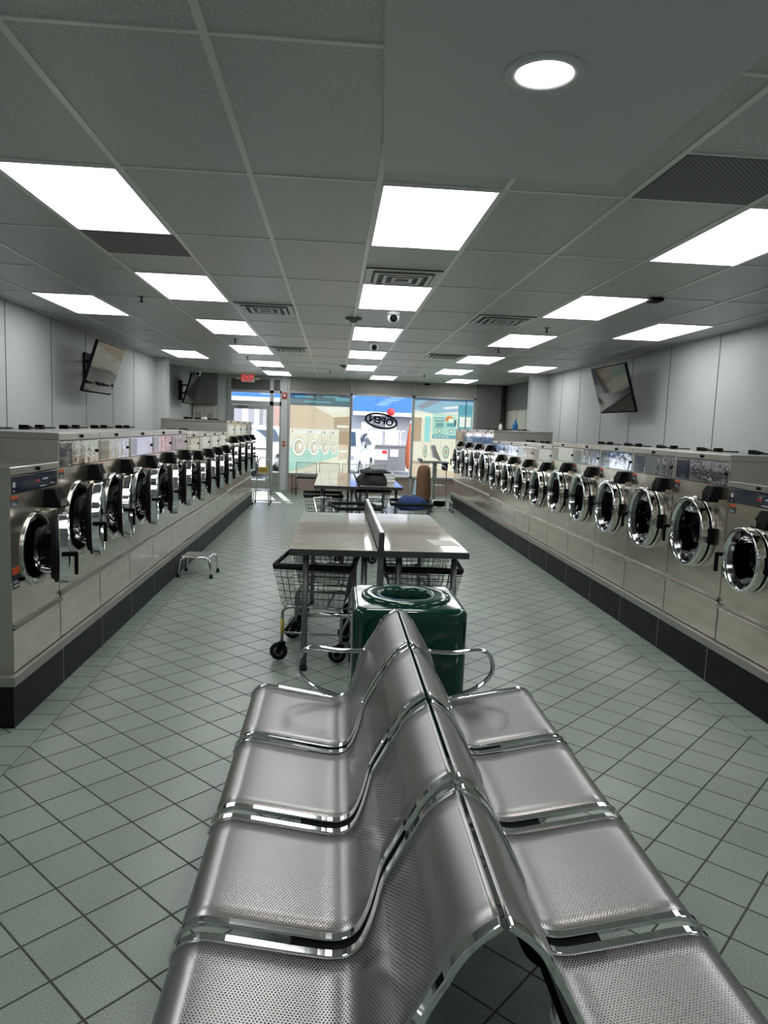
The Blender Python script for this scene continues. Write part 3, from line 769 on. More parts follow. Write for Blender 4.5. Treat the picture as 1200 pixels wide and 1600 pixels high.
def vinyl3(b):
    y = Y + .006
    def R(*a): rect(b, *a)
    R(1.995, 3.50, .46, 2.43, y, 'f_cream')
    poly(b, [(1.995, 2.43), (3.50, 2.43), (3.5, 2.18), (2.5, 2.06), (1.995, 2.14)], y - .001, 'f_sky')
    poly(b, [(2.05, 2.22), (2.35, 2.40), (2.70, 2.40), (2.2, 2.16)], y - .002, 'f_grey'); poly(b, [(2.7, 2.22), (3.1, 2.28), (3.2, 2.22), (2.8, 2.18)], y - .002, 'f_white')
    R(2.0, 2.2, 1.35, 1.95, y - .002, 'f_tan'); R(2.28, 2.42, 1.35, 2.0, y - .002, 'f_aqua'); R(3.12, 3.49, 1.35, 2.3, y - .002, 'f_teal')
    R(3.16, 3.45, 1.75, 2.0, y - .003, 'f_white'); R(3.30, 3.33, 1.35, 2.4, y - .004, 'f_slate')
    for xa in (2.24, 2.45, 2.70, 3.0): R(xa, xa + .01, .75, 1.40, y - .003, 'f_tan')
    for (x, rx) in ((2.32, .05), (2.55, .065), (2.85, .09)):
        disc(b, x, 1.10, rx, .17, y - .004, 'f_grey'); disc(b, x, 1.10, rx * .72, .125, y - .005, 'f_mint'); disc(b, x, 1.10, rx * .4, .08, y - .006, 'f_tan')
    R(1.995, 2.45, .46, .85, y - .002, 'f_tan'); poly(b, [(1.995, .46), (3.5, .46), (3.5, .52), (1.995, .80)], y - .003, 'f_beige')
P3 = Paint(); vinyl3(P3)
o = quick('window_graphic', lambda b: P3.lay(b, 1.998, 3.497, .46, 2.43, Y + .004, skip=(2.475, 3.085, 1.44, 2.05))); tag(o, 'printed vinyl picture of a teal and cream laundry room on the right shop window', 'window graphic')
def poster(b):
    b.box(-.305, .305, -.004, 0, -.305, .305, 'f_mint')
    y = -.0045
    def R(*a): rect(b, *a)
    R(-.29, .0, .20, .235, y, 'f_teal'); R(-.22, -.02, .0, .09, y, 'f_teal'); R(.06, .28, .0, .09, y, 'f_teal'); R(-.30, .30, -.305, -.22, y, 'f_teal')
    disc(b, .12, .20, .10, .075, y, 'f_orange'); disc(b, .16, .16, .07, .05, y - .001, 'f_white'); disc(b, .27, .10, .03, .08, y - .001, 'f_slate')
    for x in (-.12, .18): disc(b, x, -.11, .055, .055, y, 'f_teal'); disc(b, x, -.11, .035, .035, y - .001, 'f_cream')
    for z in (.15, .12, -.03, -.20): R(-.26, .0, z, z + .012, y, 'f_slate')
    for x in (-.25, -.15, -.05, .05): R(x, x + .07, -.27, -.25, y - .001, 'f_white')
P4 = Paint(); P4.box = lambda *a: rect(P4, a[0], a[1], a[4], a[5], 0, a[6]); poster(P4)
o = quick('poster', lambda b: P4.lay(b, -.305, .305, -.305, .305, 0, .006), loc=(2.78, Y - .004, 1.745)); tag(o, 'teal and pale green laundry poster on the right shop window', 'poster')

# OPEN sign read from behind
o = empty('open_sign', (1.165, Y - .03, 1.825)); tag(o, 'black oval OPEN sign in the middle window, seen from behind', 'sign')
o.rotation_euler = (0, .16, 0)
def oval(b):
    for k_ in (1.,):
        P = [(.40 * math.cos(a), 0, .175 * math.sin(a)) for a in [2 * PI * i / 48 for i in range(48)]]
        b.tube(P, .024, 'black', 8, closed=True)
        P = [(.355 * math.cos(a), 0, .140 * math.sin(a)) for a in [2 * PI * i / 48 for i in range(48)]]
        b.tube(P, .006, 'black', 6, closed=True)
quick('ring', oval, o)
text_mesh('OPEN', .24, 'black', .010, 'lettering', o, (0, 0, 0), (PI / 2, 0, PI), sx=1.0, off=.008)
quick('hanger', lambda b: (b.tube([(-.2, 0, .15), (-.2, 0, .60)], .003, 'black', 4), b.tube([(.2, 0, .15), (.2, 0, .66)], .003, 'black', 4)), o)

# EXIT sign
o = empty('exit_sign', (-2.16, Y - .10, 2.76)); tag(o, 'red EXIT sign with twin emergency lamps above the entrance door', 'exit sign')
quick('housing', lambda b: b.box(-.165, .165, -.03, .04, -.115, .06, 'exit_body'), o, .006)
quick('emergency_lamp', lambda b: (b.box(-.285, -.175, -.03, .03, -.055, .005, 'exit_body')), o, .008)
quick('emergency_lamp', lambda b: (b.box(.175, .285, -.03, .03, -.055, .005, 'exit_body')), o, .008)
text_mesh('EXIT', .20, 'exit_red', .003, 'lettering', o, (0, -.034, -.030), (PI / 2, 0, 0), sx=.76, off=.002)

o = empty('fire_alarm', (-1.255, Y - .095, 2.36)); tag(o, 'red fire alarm box with white strobe on the post by the door', 'fire alarm')
quick('body', lambda b: b.box(-.06, .06, -.04, .03, -.07, .07, 'red'), o, .005)
quick('strobe', lambda b: b.box(-.028, .028, -.055, -.04, -.03, .03, 'white'), o, .005)
o = empty('pull_station', (-1.25, Y - .095, 1.17)); tag(o, 'small red fire alarm pull handle low on the door post', 'fire alarm')
quick('body', lambda b: b.box(-.035, .035, -.02, .03, -.06, .06, 'red'), o, .004)
quick('pull_bar', lambda b: b.box(-.03, .03, -.035, -.02, -.012, .012, 'white'), o, .003)
o = quick('motion_sensor', lambda b: b.box(-.07, .07, -.03, .03, -.02, .02, 'black'), loc=(2.28, Y - .12, 2.775), bevel=.006); tag(o, 'small black sensor at the ceiling above the right window', 'sensor')
o = quick('power_cord', lambda b: b.tube(smooth_path([(.395, Y - .07, 2.4), (.40, Y - .075, 1.6), (.39, Y - .07, 1.0), (.36, Y - .09, .8), (.40, Y - .09, .55), (.38, Y - .09, .46)], 5), .006, 'steel_dark', 6)); tag(o, 'thin dark cord hanging down the mullion of the left window', 'cord')

# ------------------------------------------------------------------ waiting bench (back to back)
CX = .3155
PR = [(-.345, .392), (-.338, .410), (-.320, .430), (-.29, .4435), (-.25, .4415), (-.15, .4235), (-.03, .4015), (.03, .393), (.07, .3995), (.100, .423), (.122, .472), (.138, .530),
      (.152, .588), (.180, .643), (.203, .688), (.221, .718), (.240, .752), (.268, .786), (.3105, .817)]
PRS = [(v.x, v.y) for v in smooth_path([Vector((x, z, 0)) for x, z in PR], 3)]
bench = empty('waiting_bench', (CX, 2.19, 0)); tag(bench, 'double-sided perforated steel waiting bench with four seats per side in the foreground', 'bench')
def prof(side, off=0., lo=None, hi=None):
    out = []
    for i, (x, z) in enumerate(PRS):
        a = PRS[max(i - 1, 0)]; c = PRS[min(i + 1, len(PRS) - 1)]
        tx, tz = c[0] - a[0], c[1] - a[1]; l = math.hypot(tx, tz); nx, nz = -tz / l, tx / l
        X, Z = x + nx * off, z + nz * off
        if lo is not None and (x < lo or x > hi): continue
        out.append((X - CX if side < 0 else CX - X, Z))
    return out
def seat(side, y0, y1):
    P = prof(side); n = len(P); s = [0.]
    for i in range(1, n): s.append(s[-1] + math.hypot(P[i][0] - P[i - 1][0], P[i][1] - P[i - 1][1]))
    me = bpy.data.meshes.new('seat'); NY = 6; vs = []; fs = []
    for i in range(n):
        for j in range(NY + 1):
            q = j / NY; yy = y0 + (y1 - y0) * q - 2.19
            vs.append((P[i][0], yy, P[i][1]))
    for i in range(n - 1):
        for j in range(NY):
            a = i * (NY + 1) + j; f = (a, a + 1, a + NY + 2, a + NY + 1)
            fs.append(f if side > 0 else tuple(reversed(f)))
    me.from_pydata(vs, [], fs); uv = me.uv_layers.new(name='UVMap')
    for p in me.polygons:
        p.use_smooth = True
        for li in p.loop_indices:
            v = me.loops[li].vertex_index; i, j = divmod(v, NY + 1); uv.data[li].uv = ((y1 - y0) * j / NY, s[i])
    me.materials.append(M['perf'])
    o = bpy.data.objects.new('seat', me); COL.objects.link(o); o.parent = bench
    sd = o.modifiers.new('solid', 'SOLIDIFY'); sd.thickness = .0022; sd.offset = 0
    for yy in (y0, y1):
        b = MB()
        path = [(x, yy - 2.19, z) for x, z in prof(side, .002)]
        b.tube(path, .01, 'chrome', 4, flat=(.0185, .0095)); b.build('edge_rail', o, bevel=.003)
    return o
SEATS = [(1.125, 1.585), (1.650, 2.120), (2.180, 2.680), (2.725, 3.255)]
SEATS = [(1.125, 1.590), (1.648, 2.118), (2.182, 2.672), (2.722, 3.250)]
for side in (-1, 1):
    for (a, c) in SEATS: seat(side, a, c)
    # brackets under the joints
    for yj in (1.619, 2.150, 2.697):
        b = MB(); P = prof(side, -.020, -.09, .19)
        path = [(x, yj - 2.19, z) for x, z in P]
        b.tube(path, .02, 'black', 4, flat=(.060, .030)); b.build('support_bracket', bench)
    sg = 1 if side > 0 else -1
    b = MB(); b.box(-.025, .025, -1.02, 1.03, .30, .35, 'black'); o = b.build('beam', bench, loc=(sg * .27, 0, 0), bevel=.004)
    for ya, nm in ((3.20, 0),):
        pts = [(.172, .640), (.11, .634), (.04, .636), (-.03, .646), (-.085, .645), (-.118, .62), (-.134, .575), (-.128, .53), (-.10, .495), (-.055, .462), (.0, .437), (.06, .418)]
        P = [(((x - CX) if side < 0 else (CX - x)), ya - 2.19, z) for x, z in pts]
        b = MB(); b.tube(smooth_path(P, 4), .0135, 'chrome', 12, flat=(.017, .010)); b.build('armrest', bench)
for yl in (-.62, .62):
    b = MB(); b.tube([(-.45, yl, .03), (.45, yl, .03)], .022, 'chrome_soft', 10); b.tube([(-.27, yl, .03), (-.27, yl, .32)], .020, 'chrome_soft', 10); b.tube([(.27, yl, .03), (.27, yl, .32)], .020, 'chrome_soft', 10)
    for x in (-.43, .43): b.lathe([(.001, 0), (.028, 0), (.028, .012), (.001, .014)], 'rubber', 14, c=(x, yl, 0))
    b.build('leg_frame', bench)

# ------------------------------------------------------------------ green bin
o = empty('waste_bin', (.405, 3.745, 0)); tag(o, 'dark green square waste bin with round opening at the end of the bench', 'bin')
def rsq(a, r, n=6):
    out = []
    for (cx_, cy_, s_) in ((1, 1, 0), (-1, 1, 1), (-1, -1, 2), (1, -1, 3)):
        for k in range(n + 1):
            an = PI / 2 * (s_ + k / n); out.append((cx_ * (a - r) + r * math.cos(an), cy_ * (a - r) + r * math.sin(an)))
    return out
def loft(b, rings, m, smooth=True):
    n = len(rings[0]); vs = [p for r in rings for p in r]; fs = []
    for i in range(len(rings) - 1):
        for k in range(n): fs.append((i * n + k, i * n + (k + 1) % n, (i + 1) * n + (k + 1) % n, (i + 1) * n + k))
    b.add(vs, fs, m, smooth)
def binbody(b):
    a = .288
    rings = []
    for (k, z, r) in ((a - .012, .0, .05), (a - .004, .03, .055), (a, .10, .055), (a, .70, .055), (a, .735, .055), (a - .004, .750, .055), (a - .014, .760, .055), (a - .03, .764, .05)):
        rings.append([(x, y, z) for x, y in rsq(k, r)])
    loft(b, rings, 'green')
    # top surface out to the raised ring
    n = len(rings[0]); top = rings[-1]; inner = []
    for (x, y, z) in top:
        an = math.atan2(y, x); inner.append((.235 * math.cos(an), .235 * math.sin(an), .766))
    loft(b, [top, inner], 'green', False)
    b.add(rings[0], [tuple(range(n))], 'green')
quick('body', binbody, o)
quick('raised_ring', lambda b: (b.lathe([(.238, .763), (.236, .774), (.228, .782), (.200, .785), (.150, .785), (.138, .780), (.131, .768), (.130, .70), (.131, .55)], 'green', 56)), o)
quick('liner', lambda b: b.lathe([(.135, .56), (.20, .50), (.20, .05), (.001, .04)], 'black_cloth', 32), o)

# ------------------------------------------------------------------ tables
def table(name, x0, x1, y0, y1, label, legs, skew=0.):
    t = empty('folding_table', ((x0 + x1) / 2, (y0 + y1) / 2, 0)); tag(t, label, 'table', 'laundry folding tables')
    a, c = (x1 - x0) / 2, (y1 - y0) / 2
    def top(b): b.box(-a, a, -c, c, .846, .850, 'table'); b.box(-a - .003, a + .003, -c - .003, c + .003, .806, .846, 'table_edge')
    quick('tabletop', top, t, .0035)
    for y in (-c + .10, c - .10):
        for x in (-a + .105, a - .08):
            quick('leg', lambda b: (b.tube([(x, y, .02), (x, y, .806)], .0205, 'tube_grey', 14), b.lathe([(.001, 0), (.025, 0), (.025, .03), (.001, .03)], 'rubber', 14, c=(x, y, 0))), t)
        quick('crossbar', lambda b: b.tube([(-a + .105, y, .385), (a - .08, y, .385)], .0145, 'chrome_soft', 10), t)
    return t
table('t', -.268, .306, 4.66, 6.70, 'near pale laminate folding table with dark edge, left half', 0)
table('t', .352, .915, 4.67, 6.74, 'near pale laminate folding table with dark edge, right half', 0)
o = empty('table_divider', (.33, 5.72, 0)); tag(o, 'upright black and chrome divider rail between the two near folding tables', 'divider')
quick('rail', lambda b: (b.box(-.019, .019, -1.06, 1.13, .80, .965, 'table_edge'), b.box(-.015, .015, -1.06, 1.13, .965, .975, 'chrome_soft')), o, .003)
for y in (-1.03, 1.05): quick('post', lambda b: b.box(-.018, .018, y - .018, y + .018, .0, .80, 'tube_grey'), o, .003)
table('t', -.25, .345, 9.75, 12.55, 'far pale folding table near the windows, left half', 0)
table('t', .37, .96, 9.85, 12.60, 'far pale folding table near the windows, right half under the bags', 0)
# paper notes on the near right table
o = quick('paper_note', lambda b: (b.prism([(-.055, -.14), (.13, -.15), (.10, .10), (-.09, .11), (-.07, .0)], 0, .0015, 'z', 'cream')), loc=(.775, 5.08, .8505)); tag(o, 'cream paper notice stuck on the right near table top', 'paper')

# ------------------------------------------------------------------ laundry carts
def cart():
    t = empty('laundry_cart', (0, 0, 0))
    L, Wd = .30, .27      # half lengths x (.54 wide) , y
    ztop, zb = .68, .40
    tx, ty = .27, .31; bx_, by_ = .215, .25
    def rim(b):
        P = [(-tx, -ty, ztop), (tx, -ty, ztop), (tx, ty, ztop), (-tx, ty, ztop)]
        R_ = []
        for i in range(4):
            a, c, d = Vector(P[i - 1]), Vector(P[i]), Vector(P[(i + 1) % 4])
            for k in range(4):
                q = k / 3; p1 = c + (a - c).normalized() * .03; p2 = c + (d - c).normalized() * .03
                R_.append((1 - q) ** 2 * p1 + 2 * q * (1 - q) * c + q * q * p2)
        b.tube(R_, .017, 'rubber', 6, closed=True, flat=(.011, .022))
    quick('rim', rim, t)
    def wires(b):
        r = .0021; m = 'basket_wire'
        def corner(f): # f 0 bottom..1 top
            return bx_ + (tx - bx_) * f, by_ + (ty - by_) * f, zb + (ztop - zb) * f
        for f in (0, .18, .36, .54, .72, .88):
            x, y, z = corner(f); b.tube([(-x, -y, z), (x, -y, z), (x, y, z), (-x, y, z)], r * 1.2, m, 3, closed=True)
        n = 13
        for i in range(n):
            q = -1 + 2 * i / (n - 1)
            for s in (-1, 1):
                b.tube([(q * bx_, s * by_, zb), (q * tx, s * ty, ztop)], r, m, 3, caps=False)
                b.tube([(s * bx_, q * by_, zb), (s * tx, q * ty, ztop)], r, m, 3, caps=False)
            b.tube([(q * bx_, -by_, zb), (q * bx_, by_, zb)], r, m, 3, caps=False)
            b.tube([(-bx_, q * by_, zb), (bx_, q * by_, zb)], r, m, 3, caps=False)
    quick('basket', wires, t)
    def fr(b):
        for s in (-1, 1):
            b.tube(smooth_path([(s * .10, -.255, .385), (s * .16, -.26, .385), (s * .20, -.262, .36), (s * .207, -.262, .32), (s * .207, -.262, .13)], 3), .011, 'wire', 8)
            b.tube(smooth_path([(s * .10, .255, .385), (s * .16, .26, .385), (s * .20, .262, .36), (s * .207, .262, .32), (s * .207, .262, .13)], 3), .011, 'wire', 8)
            b.tube([(s * .207, -.262, .20), (s * .207, .262, .20)], .007, 'wire', 6); b.tube([(-.207, s * .262, .20), (.207, s * .262, .20)], .007, 'wire', 6)
            b.tube([(s * .10, -.255, .388), (s * .10, .255, .388)], .008, 'wire', 6); b.tube([(-.2, s * .255, .385), (.2, s * .255, .385)], .008, 'wire', 6)
    quick('frame', fr, t)
    for sx_ in (-1, 1):
        for sy_ in (-1, 1):
            x, y = sx_ * .207, sy_ * .262
            c = quick('caster', lambda b: (b.lathe([(.001, .132), (.026, .132), (.028, .118), (.001, .118)], 'black', 12, c=(x, y, 0)),
                                           b.hexa([(x - .045, y - .016, .055), (x - .01, y - .016, .045), (x - .01, y + .016, .045), (x - .045, y + .016, .055)], [(x - .022, y - .018, .12), (x + .022, y - .018, .12), (x + .022, y + .018, .12), (x - .022, y + .018, .12)], 'black')), t)
            def wh(b):
                b.lathe([(.030, -.013), (.055, -.012), (.063, -.006), (.063, .006), (.055, .012), (.030, .013)], 'rubber', 24, 'y', (x - .022, y, .064))
                b.lathe([(.001, -.016), (.034, -.015), (.034, .015), (.001, .016)], 'tube_grey', 20, 'y', (x - .022, y, .064))
            quick('wheel', wh, c)
    return t
cp = cart()
for i, (x, y, r, lb) in enumerate(((-.085, 5.20, -.13, 'wire laundry cart with black rim under the left near table, front one'),
                                   (-.02, 5.93, -.06, 'wire laundry cart with black rim under the left near table, rear one'),
                                   (.665, 5.20, -.05, 'wire laundry cart with black rim under the right near table, front one'),
                                   (.68, 5.95, .05, 'wire laundry cart with black rim under the right near table, rear one'),
                                   (-.14, 10.28, .06, 'wire laundry cart at the left corner of the far table'),
                                   (.27, 8.86, .2, 'wire laundry cart standing empty behind the near tables'),
                                   (1.04, 9.50, -.06, 'wire laundry cart filled with navy laundry by the far table'),
                                   (.62, 11.4, .05, 'wire laundry cart under the far table, right side'))):
    o = cp if i == 0 else copy_tree(cp)
    o.location = (x, y, 0); o.rotation_euler = (0, 0, r); tag(o, lb, 'laundry cart', 'wire laundry carts')
# yellow tape on the front cart's left leg
quick('yellow_tape', lambda b: b.tube([(-.207, -.262, .19), (-.207, -.262, .30)], .0125, 'yellow', 8), cp)

def blob(b, n, R, m, seed, z0):
    rnd = random.Random(seed); NU, NV = 22, 12; vs = []; fs = []
    ph = [rnd.uniform(0, 6) for _ in range(6)]
    for j in range(NV + 1):
        v = j / NV * PI / 2
        for i in range(NU):
            u = 2 * PI * i / NU
            k = 1 + .13 * math.sin(3 * u + ph[0] + 2 * v) + .10 * math.sin(5 * u + ph[1]) * math.cos(3 * v + ph[2]) + .05 * math.sin(9 * u + ph[3])
            z = math.sin(v) * (1 + .22 * math.sin(4 * u + ph[4]) * math.cos(v) + .12 * math.sin(7 * u + ph[5]) * math.cos(v))
            vs.append((R[0] * math.cos(v) ** .6 * math.cos(u) * k, R[1] * math.cos(v) ** .6 * math.sin(u) * k, z0 + R[2] * z))
    for j in range(NV):
        for i in range(NU): fs.append((j * NU + i, j * NU + (i + 1) % NU, (j + 1) * NU + (i + 1) % NU, (j + 1) * NU + i))
    fs.append(tuple(reversed(range(NU)))); b.add(vs, fs, m, True)
o = quick('laundry_pile', lambda b: blob(b, 0, (.205, .24, .17), 'navy_cloth', 3, .0), loc=(1.04, 9.50, .60)); tag(o, 'pile of navy blue laundry heaped in the cart by the far table', 'laundry')
quick('sleeve', lambda b: blob(b, 0, (.07, .09, .07), 'navy_cloth', 12, 0), o, loc=(.13, -.10, .08))
o = quick('laundry_bag', lambda b: (blob(b, 0, (.20, .26, .19), 'black_cloth', 5, 0)), loc=(.56, 10.2, .851)); tag(o, 'soft black laundry bag lying on the far folding table', 'bag')
quick('flap', lambda b: blob(b, 0, (.21, .16, .05), 'black_cloth', 9, 0), o, loc=(.03, -.08, .17))
for k_ in range(3):
    o = quick('folded_towel', lambda b: b.box(-.09, .09, -.13, .13, 0, .045, 'white'), loc=(.82, 10.7 + .03 * k_, .851 + .047 * k_), bevel=.015)
    tag(o, 'folded white towel beside the black bag, %s of the stack' % ('bottom', 'middle', 'top')[k_], 'towel', 'folded towels on the far table')

# folded metal step leaning by the far table
def folded(b):
    for k in range(5):
        z = .10 + k * .12; b.box(-.14, .14, -.02 + .02 * (k % 2), .0 + .02 * (k % 2), z, z + .075, 'chrome_soft')
    b.tube([(-.15, 0, 0), (-.15, 0, .75)], .012, 'chrome', 8); b.tube([(.15, 0, 0), (.15, 0, .75)], .012, 'chrome', 8); b.tube([(-.15, 0, .75), (.15, 0, .75)], .012, 'chrome', 8)
o = empty('folding_ladder', (.03, 9.30, .003)); o.rotation_euler = (-.32, .0, .75); tag(o, 'folded metal step ladder leaning against the far table', 'ladder')
quick('rails', lambda b: (b.tube([(-.15, 0, 0), (-.15, 0, .75)], .012, 'chrome', 8), b.tube([(.15, 0, 0), (.15, 0, .75)], .012, 'chrome', 8), b.tube([(-.15, 0, .75), (.15, 0, .75)], .012, 'chrome', 8)), o)
for k in range(5): quick('tread', lambda b: b.box(-.14, .14, -.03, .03, .10 + k * .13, .125 + k * .13, 'chrome_soft'), o, .003)

# ------------------------------------------------------------------ step stools
def stool(w, d, h, rail=False):
    t = empty('step_stool', (0, 0, 0))
    def top(b): b.box(-w / 2 + .01, w / 2 - .01, -d / 2 + .01, d / 2 - .01, h - .012, h, 'tube_grey')
    quick('step', top, t, .006)
    def edge(b):
        b.tube([(-w / 2, -d / 2, h - .012), (w / 2, -d / 2, h - .012), (w / 2, d / 2, h - .012), (-w / 2, d / 2, h - .012)], .010, 'chrome', 8, closed=True)
    quick('edge_band', edge, t)
    for sx_ in (-1, 1):
        for sy_ in (-1, 1):
            P = [(sx_ * (w / 2 - .03), sy_ * (d / 2), h - .02), (sx_ * (w / 2 + .004), sy_ * (d / 2 + .004), h - .035), (sx_ * (w / 2 + .015), sy_ * (d / 2 + .015), h - .07), (sx_ * (w / 2 + .03), sy_ * (d / 2 + .02), .02)]
            l = quick('leg', lambda b: b.tube(smooth_path(P, 3), .0115, 'chrome', 10), t)
            quick('rubber_foot', lambda b: b.lathe([(.001, 0), (.019, 0), (.017, .035), (.001, .035)], 'rubber', 14, c=(P[-1][0], P[-1][1], 0)), l)
    if rail:
        def rl(b):
            y = d / 2 + .01; x = w / 2 + .012
            b.tube(smooth_path([(-x - .015, y, .05), (-x, y, h), (-x + .03, y, .75), (-x + .045, y, .88), (-x + .10, y, .94), (x - .10, y, .94), (x - .045, y, .88), (x - .03, y, .75), (x, y, h), (x + .015, y, .05)], 5), .011, 'chrome_soft', 10)
            b.tube([(-x + .02, y, .52), (x - .02, y, .52)], .009, 'chrome_soft', 8)
        quick('handrail', rl, t)
    return t
s1 = stool(.29, .30, .225); s1.location = (-1.425, 7.80, 0); s1.rotation_euler = (0, 0, -.05); tag(s1, 'low chrome step stool on the floor beside the left washers', 'step stool', 'step stools')
s2 = stool(.27, .40, .30, True); s2.location = (-1.455, 15.02, 0); tag(s2, 'chrome step stool with tall handrail near the entrance door', 'step stool', 'step stools')
quick('yellow_label', lambda b: (b.box(-.10, .10, .20, .204, .62, .75, 'yellow'), b.box(-.08, .08, .198, .2, .66, .68, 'brown'), b.box(-.07, .07, .198, .2, .70, .715, 'brown')), s2)
s3 = stool(.38, .32, .25, False); s3.location = (2.21, 14.55, 0); tag(s3, 'low chrome step stool at the far right beside the brown bag', 'step stool', 'step stools')

# weighing scale, laundry bag and chrome stand at the far right
o = empty('laundry_scale', (2.22, 15.75, 0)); tag(o, 'grey platform scale with column and tray at the far right corner', 'scale')
quick('base', lambda b: b.box(-.24, .24, -.20, .20, .0, .12, 'black'), o, .01)
quick('column', lambda b: b.box(-.045, .045, -.04, .04, .12, .93, 'frame'), o, .006)
quick('tray', lambda b: (b.box(-.36, .28, -.24, .24, .93, .97, 'tube_grey'), b.box(-.36, -.30, -.24, .24, .97, 1.02, 'steel_dark'), b.box(.18, .26, -.2, .2, .78, .93, 'black')), o, .012)
quick('display', lambda b: b.hexa([(-.02, -.14, 1.06), (.12, -.14, .98), (.12, .14, .98), (-.02, .14, 1.06)], [(-.10, -.14, 1.30), (-.04, -.14, 1.33), (-.04, .14, 1.33), (-.10, .14, 1.30)], 'frame'), o, .006)
o = empty('laundry_bag', (1.90, 15.15, 0)); tag(o, 'tall brown fabric laundry bag with pale blue side at the far right', 'bag')
def bag(b):
    rings = []
    for z, a, c, dx in ((.0, .14, .12, 0), (.05, .17, .15, 0), (.3, .165, .16, .005), (.55, .15, .15, .01), (.75, .14, .14, .012), (.86, .12, .13, .01), (.90, .06, .07, .01)):
        rings.append([(dx + a * math.cos(2 * PI * k / 24) * (1 + .06 * math.sin(5 * 2 * PI * k / 24 + z * 9)), c * math.sin(2 * PI * k / 24) * (1 + .05 * math.cos(4 * 2 * PI * k / 24)), z) for k in range(24)])
    loft(b, rings, 'brown'); b.add(rings[-1], [tuple(range(24))], 'brown'); b.add(rings[0], [tuple(reversed(range(24)))], 'brown')
quick('sack', bag, o)
quick('side_cloth', lambda b: b.hexa([(-.27, -.05, 0), (-.15, -.09, 0), (-.15, .1, 0), (-.25, .08, 0)], [(-.17, -.04, .6), (-.14, -.06, .6), (-.14, .06, .6), (-.16, .05, .6)], 'lightblue'), o, .015)
o = empty('chrome_stand', (2.26, 15.02, 0)); tag(o, 'thin chrome tube stand in front of the scale at far right', 'stand')
quick('tube_frame', lambda b: b.tube(smooth_path([(-.14, 0, .0), (-.13, 0, .5), (-.11, 0, .85), (-.09, 0, .90), (0, 0, .91), (.07, 0, .90), (.10, 0, .85), (.12, 0, .5), (.13, 0, .0)], 5), .010, 'chrome', 8), o)
quick('crossbar', lambda b: b.tube([(-.13, 0, .5), (.12, 0, .5)], .008, 'chrome', 8), o)

# chairs along the window
def chair():
    t = empty('window_chair', (0, 0, 0)); w = .235
    quick('seat', lambda b: b.box(-w + .01, w - .01, -.22, .20, .40, .43, 'black'), t, .01)
    def bf(b):
        b.tube([(-w, .22, .42), (-w, .26, .78), (w, .26, .78), (w, .22, .42)], .011, 'frame', 8)
    quick('back_frame', bf, t)
    def msh(b):
        for k in range(13):
            x = -w + 2 * w * (k + 1) / 14; b.tube([(x, .222, .44), (x, .258, .77)], .0022, 'frame', 3)
        for k in range(9):
            z = .46 + k * .035; b.tube([(-w, .222 + .0045 * k, z), (w, .222 + .0045 * k, z)], .0022, 'frame', 3)
    quick('back_mesh', msh, t)
    for sx_ in (-1, 1):
        for yy in (-.20, .22): quick('leg', lambda b: b.tube([(sx_ * w, yy, 0), (sx_ * w, yy, .42)], .011, 'steel_dark', 8), t)
    return t
c0 = chair()
for i, x in enumerate((-.63, -.09, .45, .99)):
    o = c0 if i == 0 else copy_tree(c0)
    o.location = (x, 17.0, 0)
    tag(o, ('metal-framed mesh-back chair facing the washers, leftmost along the window', 'metal-framed mesh-back chair, second from the left along the window', 'metal-framed mesh-back chair behind the left half of the far table', 'metal-framed mesh-back chair under the OPEN sign window')[i], 'chair', 'chairs along the shop window')
    o.rotation_euler = (0, 0, PI)
    o.location = (x, 17.25, 0)
o = empty('magazine_rack', (-.90, 17.6, 0)); tag(o, 'small dark red stand on the floor by the door post', 'rack')
quick('upright', lambda b: (b.box(-.10, -.07, -.05, .05, 0, .46, 'brown'), b.box(-.02, .0, -.05, .05, 0, .40, 'steel_dark')), o, .003)
quick('shelf', lambda b: b.box(-.08, .10, -.10, .10, .12, .15, 'steel_dark'), o, .003)

# ------------------------------------------------------------------ the street
M['asphalt'] = mat('asphalt', (.17, .17, .175), .85)
M['sidewalk'] = mat('sidewalk', (.55, .54, .52), .8)
M['siding_white'] = mat('white_siding', (.80, .80, .82), .6)
M['siding_grey'] = mat('grey_siding', (.36, .36, .42), .6)
M['awning_blue'] = mat('awning_blue', (.03, .12, .55), .6)
M['carwhite'] = mat('white_car_paint', (.80, .81, .83), .2, 0, coat=.6)
M['carglass'] = mat('car_glass', (.03, .05, .08), .06)
M['fence_grey'] = mat('fence_grey', (.16, .16, .19), .6)
M['rust'] = mat('rust_red_fabric', (.42, .10, .045), .8)
M['brick'] = mat('brick_pink', (.50, .33, .30), .8)
struct(quick('ground', lambda b: (b.box(-30, 30, YF + .1, 21.4, -.12, -.01, 'sidewalk'), b.box(-30, 30, 21.4, 29.5, -.2, -.10, 'asphalt'), b.box(-30, 30, 29.5, 60, -.12, -.02, 'sidewalk'))))
# white house seen through the door
h = empty('house', (-4.0, 34, 0)); tag(h, 'white clapboard house across the street seen through the entrance door', 'house')
quick('wall', lambda b: (b.box(-4.0, 3.0, 0, 5, 0, 6.5, 'siding_white'), b.box(1.0, 3.0, -.6, 0, 0, 6.5, 'brick')), h)
for (x0, x1, z0, z1) in ((-2.9, -2.3, .9, 2.5), (-1.0, -.2, 1.0, 2.4), (-.05, .35, .8, 2.7), (.45, .75, .9, 2.6)):
    w_ = quick('window', lambda b: b.box(x0, x1, -.04, .0, z0, z1, 'siding_white'), h)
    quick('pane', lambda b: b.box(x0 + .06, x1 - .06, -.05, -.03, z0 + .08, z1 - .08, 'siding_grey'), w_)
